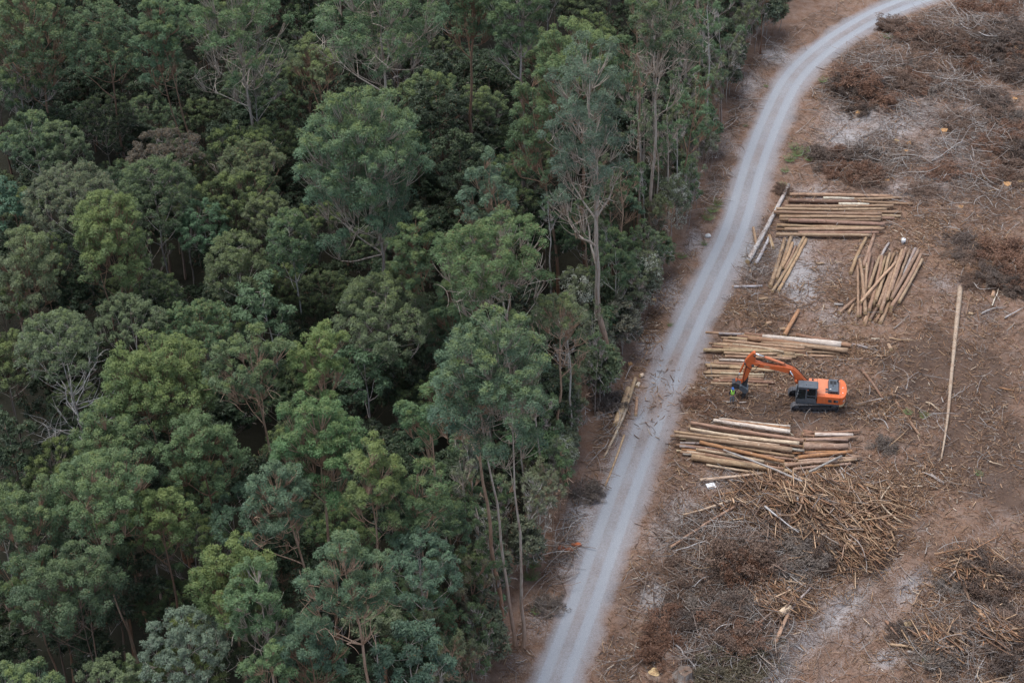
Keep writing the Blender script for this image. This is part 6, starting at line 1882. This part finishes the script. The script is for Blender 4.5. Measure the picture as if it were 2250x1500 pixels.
def lump(name, u, v, dims, m, lab, cat, seed=0, amp=.12, z=0):
    bm = bmesh.new()
    bmesh.ops.create_icosphere(bm, subdivisions=3, radius=1)
    r = np.random.default_rng(seed)
    k = r.normal(size=(5, 3))
    for q in bm.verts:
        f = 1 + amp * sum(math.sin(3.1 * (q.co @ Vector(a)) + i) for i, a in enumerate(k)) * .4
        q.co = Vector((q.co.x * dims[0] * f, q.co.y * dims[1] * f, q.co.z * dims[2] * f))
    o = bm_obj(name, bm, m, None, smooth=True)
    p = gat(u, v, dims[2] * .7)
    o.location = (p[0], p[1], hz(p[0], p[1]) + dims[2] * .7 + z)
    tag(o, lab, cat)
    return o


M_ROCK = plain('white_rock', (.48, .48, .48), .9, .2, .25, scale=4)
lump('boulder', 1555, 518, (.34, .28, .22), M_ROCK, 'white boulder at the left road shoulder by the forest', 'boulder', 1)
lump('bag', 1657, 1421, (.30, .22, .12), M_CLOTH, 'crumpled white bag on soil below the lower slash heap', 'bag', 2)
lump('bag', 1671, 1417, (.16, .13, .10), M_CLOTH, 'smaller white scrap right beside the crumpled white bag', 'bag', 3)
lump('clay_lump', 1233, 1203, (.30, .26, .2), plain('red_clay', (.42, .13, .06), .9, .2, .25), 'reddish lump on the sandy verge beside the lower road, leftmost of three', 'clay lump', 4, .3)
lump('clay_lump', 1249, 1208, (.34, .22, .2), bpy.data.materials['red_clay'], 'reddish lump on the sandy verge beside the lower road, middle of three', 'clay lump', 5, .3)
lump('clay_lump', 1267, 1196, (.40, .22, .2), bpy.data.materials['red_clay'], 'reddish lump on the sandy verge beside the lower road, closest to the road', 'clay lump', 6, .3)
p = gat(1562, 1068, .05)
mb = MB()
a, b = np.meshgrid(np.linspace(-.42, .42, 9), np.linspace(-.36, .36, 8), indexing='ij')
mb.add(np.stack([a.ravel(), b.ravel(), .05 + .10 * vn(a.ravel() * 4 + 7, b.ravel() * 4, 3) + .06 * a.ravel()], -1), grid_quads(9, 8))
o = mb.build('plastic_sheet', M_CLOTH)
o.location = (p[0], p[1], hz(p[0], p[1]) + .03)
o.rotation_euler = (.1, .1, .3)
o.modifiers.new('thick', 'SOLIDIFY').thickness = .015
tag(o, 'white plastic sheet lying on grey soil between road and bark heap', 'sheet')
p = gat(1985, 530, .3)
e = empty('drum', (p[0], p[1], hz(p[0], p[1])), .5)
tag(e, 'small white drum with dark markings standing between the neat pile and bare soil', 'drum')
pipe('drum_body', [(0, 0, 0), (0, 0, .03), (0, 0, .28), (0, 0, .30), (0, 0, .56), (0, 0, .6)], (.20, .23, .23, .24, .23, .2), M_CLOTH, e, 20, False)
boxes('dark_patch', [(-.10, .09, -.245, -.215, .12, .30)], M_BLACK, e, .005)
pipe('bung', [(.08, 0, .6), (.08, 0, .64)], .05, M_BLACK, e, 10)


def fern_mesh(seed, n=13, L=1.0):
    r = np.random.default_rng(seed)
    lb = MB()
    for k in range(n):
        az = k * 2.4 + r.normal() * .2
        ln = L * r.uniform(.7, 1.1)
        for t in np.linspace(.12, 1, 13):
            x = ln * t
            z = .75 * ln * math.sin(min(t * 1.9, 2.6)) * .75
            w = .26 * ln * math.sin(math.pi * (t * .85 + .1))
            c = np.array([math.cos(az) * x, math.sin(az) * x, z])
            for s in (-1, 1):
                dr = np.array([-math.sin(az) * s, math.cos(az) * s, -.25]) * w + np.array([math.cos(az), math.sin(az), 0]) * w * .35
                pr = np.array([math.cos(az), math.sin(az), 0]) * .04 * ln
                V = np.array([c - pr, c + dr * .6 + pr * .3, c + dr, c + dr * .5 - pr * 1.1])
                lb.add(V, [(0, 1, 2, 3)], col=(.5 + .2 * r.normal(), .35 * r.random(), 0, 1))
    return lb.build('fern_fronds', M_LEAF, data_only=True)


FM = [fern_mesh(i) for i in range(3)]
for i, (u, v, s, lab) in enumerate([(1735, 352, .9, 'fern at the near end of the roadside fern patch'), (1752, 340, 1.0, 'tall fern in the middle of the roadside fern patch'), (1768, 333, .9, 'fern at the far side of the roadside fern patch'), (1745, 325, .8, 'pale fern behind the roadside fern patch'), (1725, 375, .7, 'small fern below the roadside fern patch'),
                               (1778, 350, .7, 'low fern at the clearing side of the roadside fern patch'), (1566, 462, .9, 'fern on the left verge above the white boulder'), (1577, 448, .8, 'upper fern on the left verge above the white boulder'), (1556, 480, .9, 'lower fern on the left verge just above the white boulder'), (1548, 535, .5, 'little bright fern just below the white boulder'),
                               (1497, 563, .8, 'fern at the foot of the red-stemmed edge sapling'), (1170, 1240, .9, 'fern under the big teal edge gum, upper of two'), (1165, 1268, .9, 'fern under the big teal edge gum, lower of two'), (1178, 1342, .6, 'small fern on the lower verge'), (1472, 712, .4, 'tiny light-green fern on the road shoulder'),
                               (1807, 178, .8, 'fern against the rust-brown fallen crown'), (1950, 82, .8, 'green fern near the top of the road'), (1638, 275, .4, 'tiny fern on the upper verge'), (1684, 188, .4, 'bright tiny fern on the verge inside the upper bend'), (1720, 405, .6, 'fern behind the weathered silver log'), (1995, 905, .6, 'green sprig left of the lone long log'), (2030, 914, .6, 'green sprig close to the lone long log'),
                               (2152, 1040, .55, 'lone green sprig on churned brown soil'), (2045, 1452, .8, 'green leafy sprig at the bottom edge')]):
    p = gat(u, v, .2)
    e = link('fern', FM[i % 3])
    e.location = (p[0], p[1], hz(p[0], p[1]))
    e.rotation_euler = (0, 0, rng.uniform(0, 6))
    e.scale = (s, s, s)
    e.color = (.075, .125, .04, 1)
    tag(e, lab, 'fern', 'ferns and sprigs')

# ---- white-flowering shrubs on the forest edge
M_BLOOM = plain('white_blossom', (.44, .46, .38), .8, .2, .15)
for i, (cx, top, w_, h_, Ht, lab) in enumerate([(1420, 545, 70, 130, 7.5, 'tall shrub thick with white blossom leaning over the road verge'), (1275, 590, 85, 75, 8.5, 'rounded white-blossomed shrub in the shade of the slender pale-stemmed gum'), (1478, 385, 70, 130, 9, 'loose white-blossomed shrub among trunks near the upper verge'),
                                           (1235, 965, 60, 70, 6, 'dusty white-flowered shrub at the foot of the big teal edge gum'), (1060, 1120, 50, 70, 8, 'sparse white-flowered shrub deep in the lower forest edge')]):
    p, rx_, rz_, S = crown_place(cx, top, w_, h_, Ht)
    tm, cm = tree_meshes('W', Ht, rx_, rz_, (0, 0), 700 + i, open_=1.0, dense=.55, fork=.2)
    e = plant('flowering_shrub', tm, cm, (p[0], p[1], hz(p[0], p[1])), 'greyg', 'grey', lab, 'shrub', 'white-flowering shrubs')
    rr_ = np.random.default_rng(i)
    d = norm(rr_.normal(size=(90, 3)) + np.array([.1, -.35, .45]))
    cs = np.array([0, 0, Ht - rz_]) + d * np.array([rx_, rx_, rz_]) * rr_.uniform(.8, 1.08, (90, 1))
    V, Q, C = leaves(cs, np.full(90, .26), 26, .10, .07, rr_, up=.3, droop=0, wind=(0, 0, 0), spread=1.0)
    b = MB()
    b.add(V, Q, col=C)
    b.build('blossom', M_BLOOM, e)

# ---- brushy poles and saplings that close the forest edge
EP = []
for k in range(8):
    Ht = [7, 9, 6, 8, 5, 10, 7, 4.5][k]
    EP.append((Ht, *tree_meshes('P' if k not in (4, 7) else 'D', Ht, [1.3, 1.4, 1.5, 1.2, 1.5, 1.4, 1.1, 1.4][k], Ht * .38, (-.15, 0), 800 + k, open_=2.4, bare=.4, fork=.12, stems=[2, 2, 3, 1, 1, 2, 3, 1][k], n=34, brown=.05)))
r = np.random.default_rng(15)
EL = seg_len = np.concatenate([[0], np.cumsum(np.hypot(*np.diff(EDGE, axis=0).T))])
LMF = NAMED + [(1420, 600, 'the white-blossomed verge shrub'), (1365, 900, 'the roadside logs'), (1385, 800, 'the forest-edge stump'), (1555, 518, 'the white boulder'), (1317, 909, 'the yellowish stump')]
for s in np.arange(3, EL[-1] - 8, .85):
    x, y = np.interp(s, EL, EDGE[:, 0]), np.interp(s, EL, EDGE[:, 1])
    i = min(np.searchsorted(EL, s), len(EDGE) - 1)
    t = norm(EDGE[i] - EDGE[i - 1])
    off = -abs(r.normal()) * 1.9 - .3
    x, y = x + t[1] * off, y - t[0] * off
    u, v = proj(x, y, 4)
    if not (-20 < v < 1580 and u > 0):
        continue
    ub, vb = proj(x, y, 0)
    near_ = abs(ub - 1338) < 48 and 690 < vb < 900
    if abs(ub - 1338) < 12 and 730 < vb < 900 or (abs(ub - 1440) < 35 and 440 < vb < 560) or (abs(ub - 1140) < 50 and vb > 1290):
        continue
    k = int(r.choice([2, 4, 7])) if near_ else int(r.integers(8))
    lab = relation(u, v, LMF, str(r.choice(['wispy edge sapling', 'grey brushy sapling', 'thin-stemmed sapling', 'bushy edge sapling', 'slim brown sapling', 'twiggy sapling'])))
    if lab:
        plant('sapling', EP[k][1], EP[k][2], (x, y, hz(x, y)), r.choice(['greyg', 'olive', 'greyg', 'mid', 'green', 'greyg']), r.choice(['grey', 'grey', 'white', 'tan']), lab, 'sapling', 'saplings along the forest edge', r.uniform(0, 6.28), r.uniform(.8, 1.25))

TP = []
for k in range(7):
    Ht = [16, 19, 14, 17, 13, 20, 15][k]
    TP.append(tree_meshes('P', Ht, [1.5, 1.7, 1.3, 1.6, 1.4, 1.8, 1.2][k], Ht * [.24, .2, .28, .22, .3, .22, .26][k], (-.5 - .1 * k, 0), 850 + k, open_=1.7, bare=.25, fork=.42, n=40, rust=.4, r0=.0078))
LOOK2 = ['slender tall pole tree', 'thin bare-stemmed tree', 'tall wispy-topped tree', 'slim straight young gum', 'spindly pale-stemmed tree']
for s in np.arange(2, EL[-1] - 4, 1.15):
    x, y = np.interp(s, EL, EDGE[:, 0]), np.interp(s, EL, EDGE[:, 1])
    i = min(np.searchsorted(EL, s), len(EDGE) - 1)
    t = norm(EDGE[i] - EDGE[i - 1])
    ub, vb = proj(x, y, 0)
    if abs(ub - 1338) < 50 and 660 < vb < 930:
        continue
    if vb > 980 and r.random() < .55 or vb < -15:
        continue
    off = -r.uniform(.8, 9.0)
    x, y = x + t[1] * off, y - t[0] * off
    u, v = proj(x, y, 8)
    lab = relation(u, v, LMF, str(r.choice(LOOK2)))
    if lab and u > 0:
        k = int(r.integers(7))
        plant('sapling', TP[k][0], TP[k][1], (x, y, hz(x, y)), r.choice(['mid', 'green', 'greyg', 'green', 'olive']), r.choice(['pale', 'pale', 'white', 'tan', 'pale']), lab, 'sapling', 'slim pole trees along the forest edge', r.uniform(-.6, .6), r.uniform(.8, 1.15))

# ------------------------------------------------------------------ light, sky, camera
w = bpy.data.worlds.new('World')
scn.world = w
w.use_nodes = True
nt = w.node_tree
sky = nt.nodes.new('ShaderNodeTexSky')
sky.sky_type = 'NISHITA'
sky.sun_disc = False
SUN_EL, SUN_AZ = R(74), R(-75)       # azimuth measured from +Y towards +X
sky.sun_elevation = SUN_EL
sky.sun_rotation = SUN_AZ
hs = nt.nodes.new('ShaderNodeHueSaturation')
hs.inputs['Saturation'].default_value = 0.6
nt.links.new(sky.outputs[0], hs.inputs['Color'])
bg = nt.nodes['Background']
nt.links.new(hs.outputs[0], bg.inputs[0])
bg.inputs[1].default_value = 0.10
sd = bpy.data.lights.new('sun', 'SUN')
sd.energy = 1.5
sd.angle = R(42)
sd.color = (1, .965, .92)
so = bpy.data.objects.new('sun', sd)
COL.objects.link(so)
dv = Vector((math.cos(SUN_EL) * math.sin(SUN_AZ), math.cos(SUN_EL) * math.cos(SUN_AZ), math.sin(SUN_EL)))
so.rotation_euler = dv.to_track_quat('Z', 'Y').to_euler()
so.location = (-60, 80, 150)
cd = bpy.data.cameras.new('camera')
cd.sensor_width = 36
cd.lens = FPX / 2250 * 36
cd.clip_end = 9000
co = bpy.data.objects.new('camera', cd)
COL.objects.link(co)
co.location = (0, 0, CH)
co.rotation_euler = (math.pi / 2 - PITCH, 0, 0)
scn.camera = co
scn.view_settings.view_transform = 'Standard'
scn.view_settings.look = 'None'
scn.view_settings.exposure = 1.25
scn.view_settings.gamma = 1.0
scn.render.engine = 'CYCLES'
scn.cycles.max_bounces = 6
scn.cycles.diffuse_bounces = 3
scn.cycles.glossy_bounces = 2
scn.cycles.transmission_bounces = 3
scn.cycles.transparent_max_bounces = 6
scn.cycles.use_denoising = True
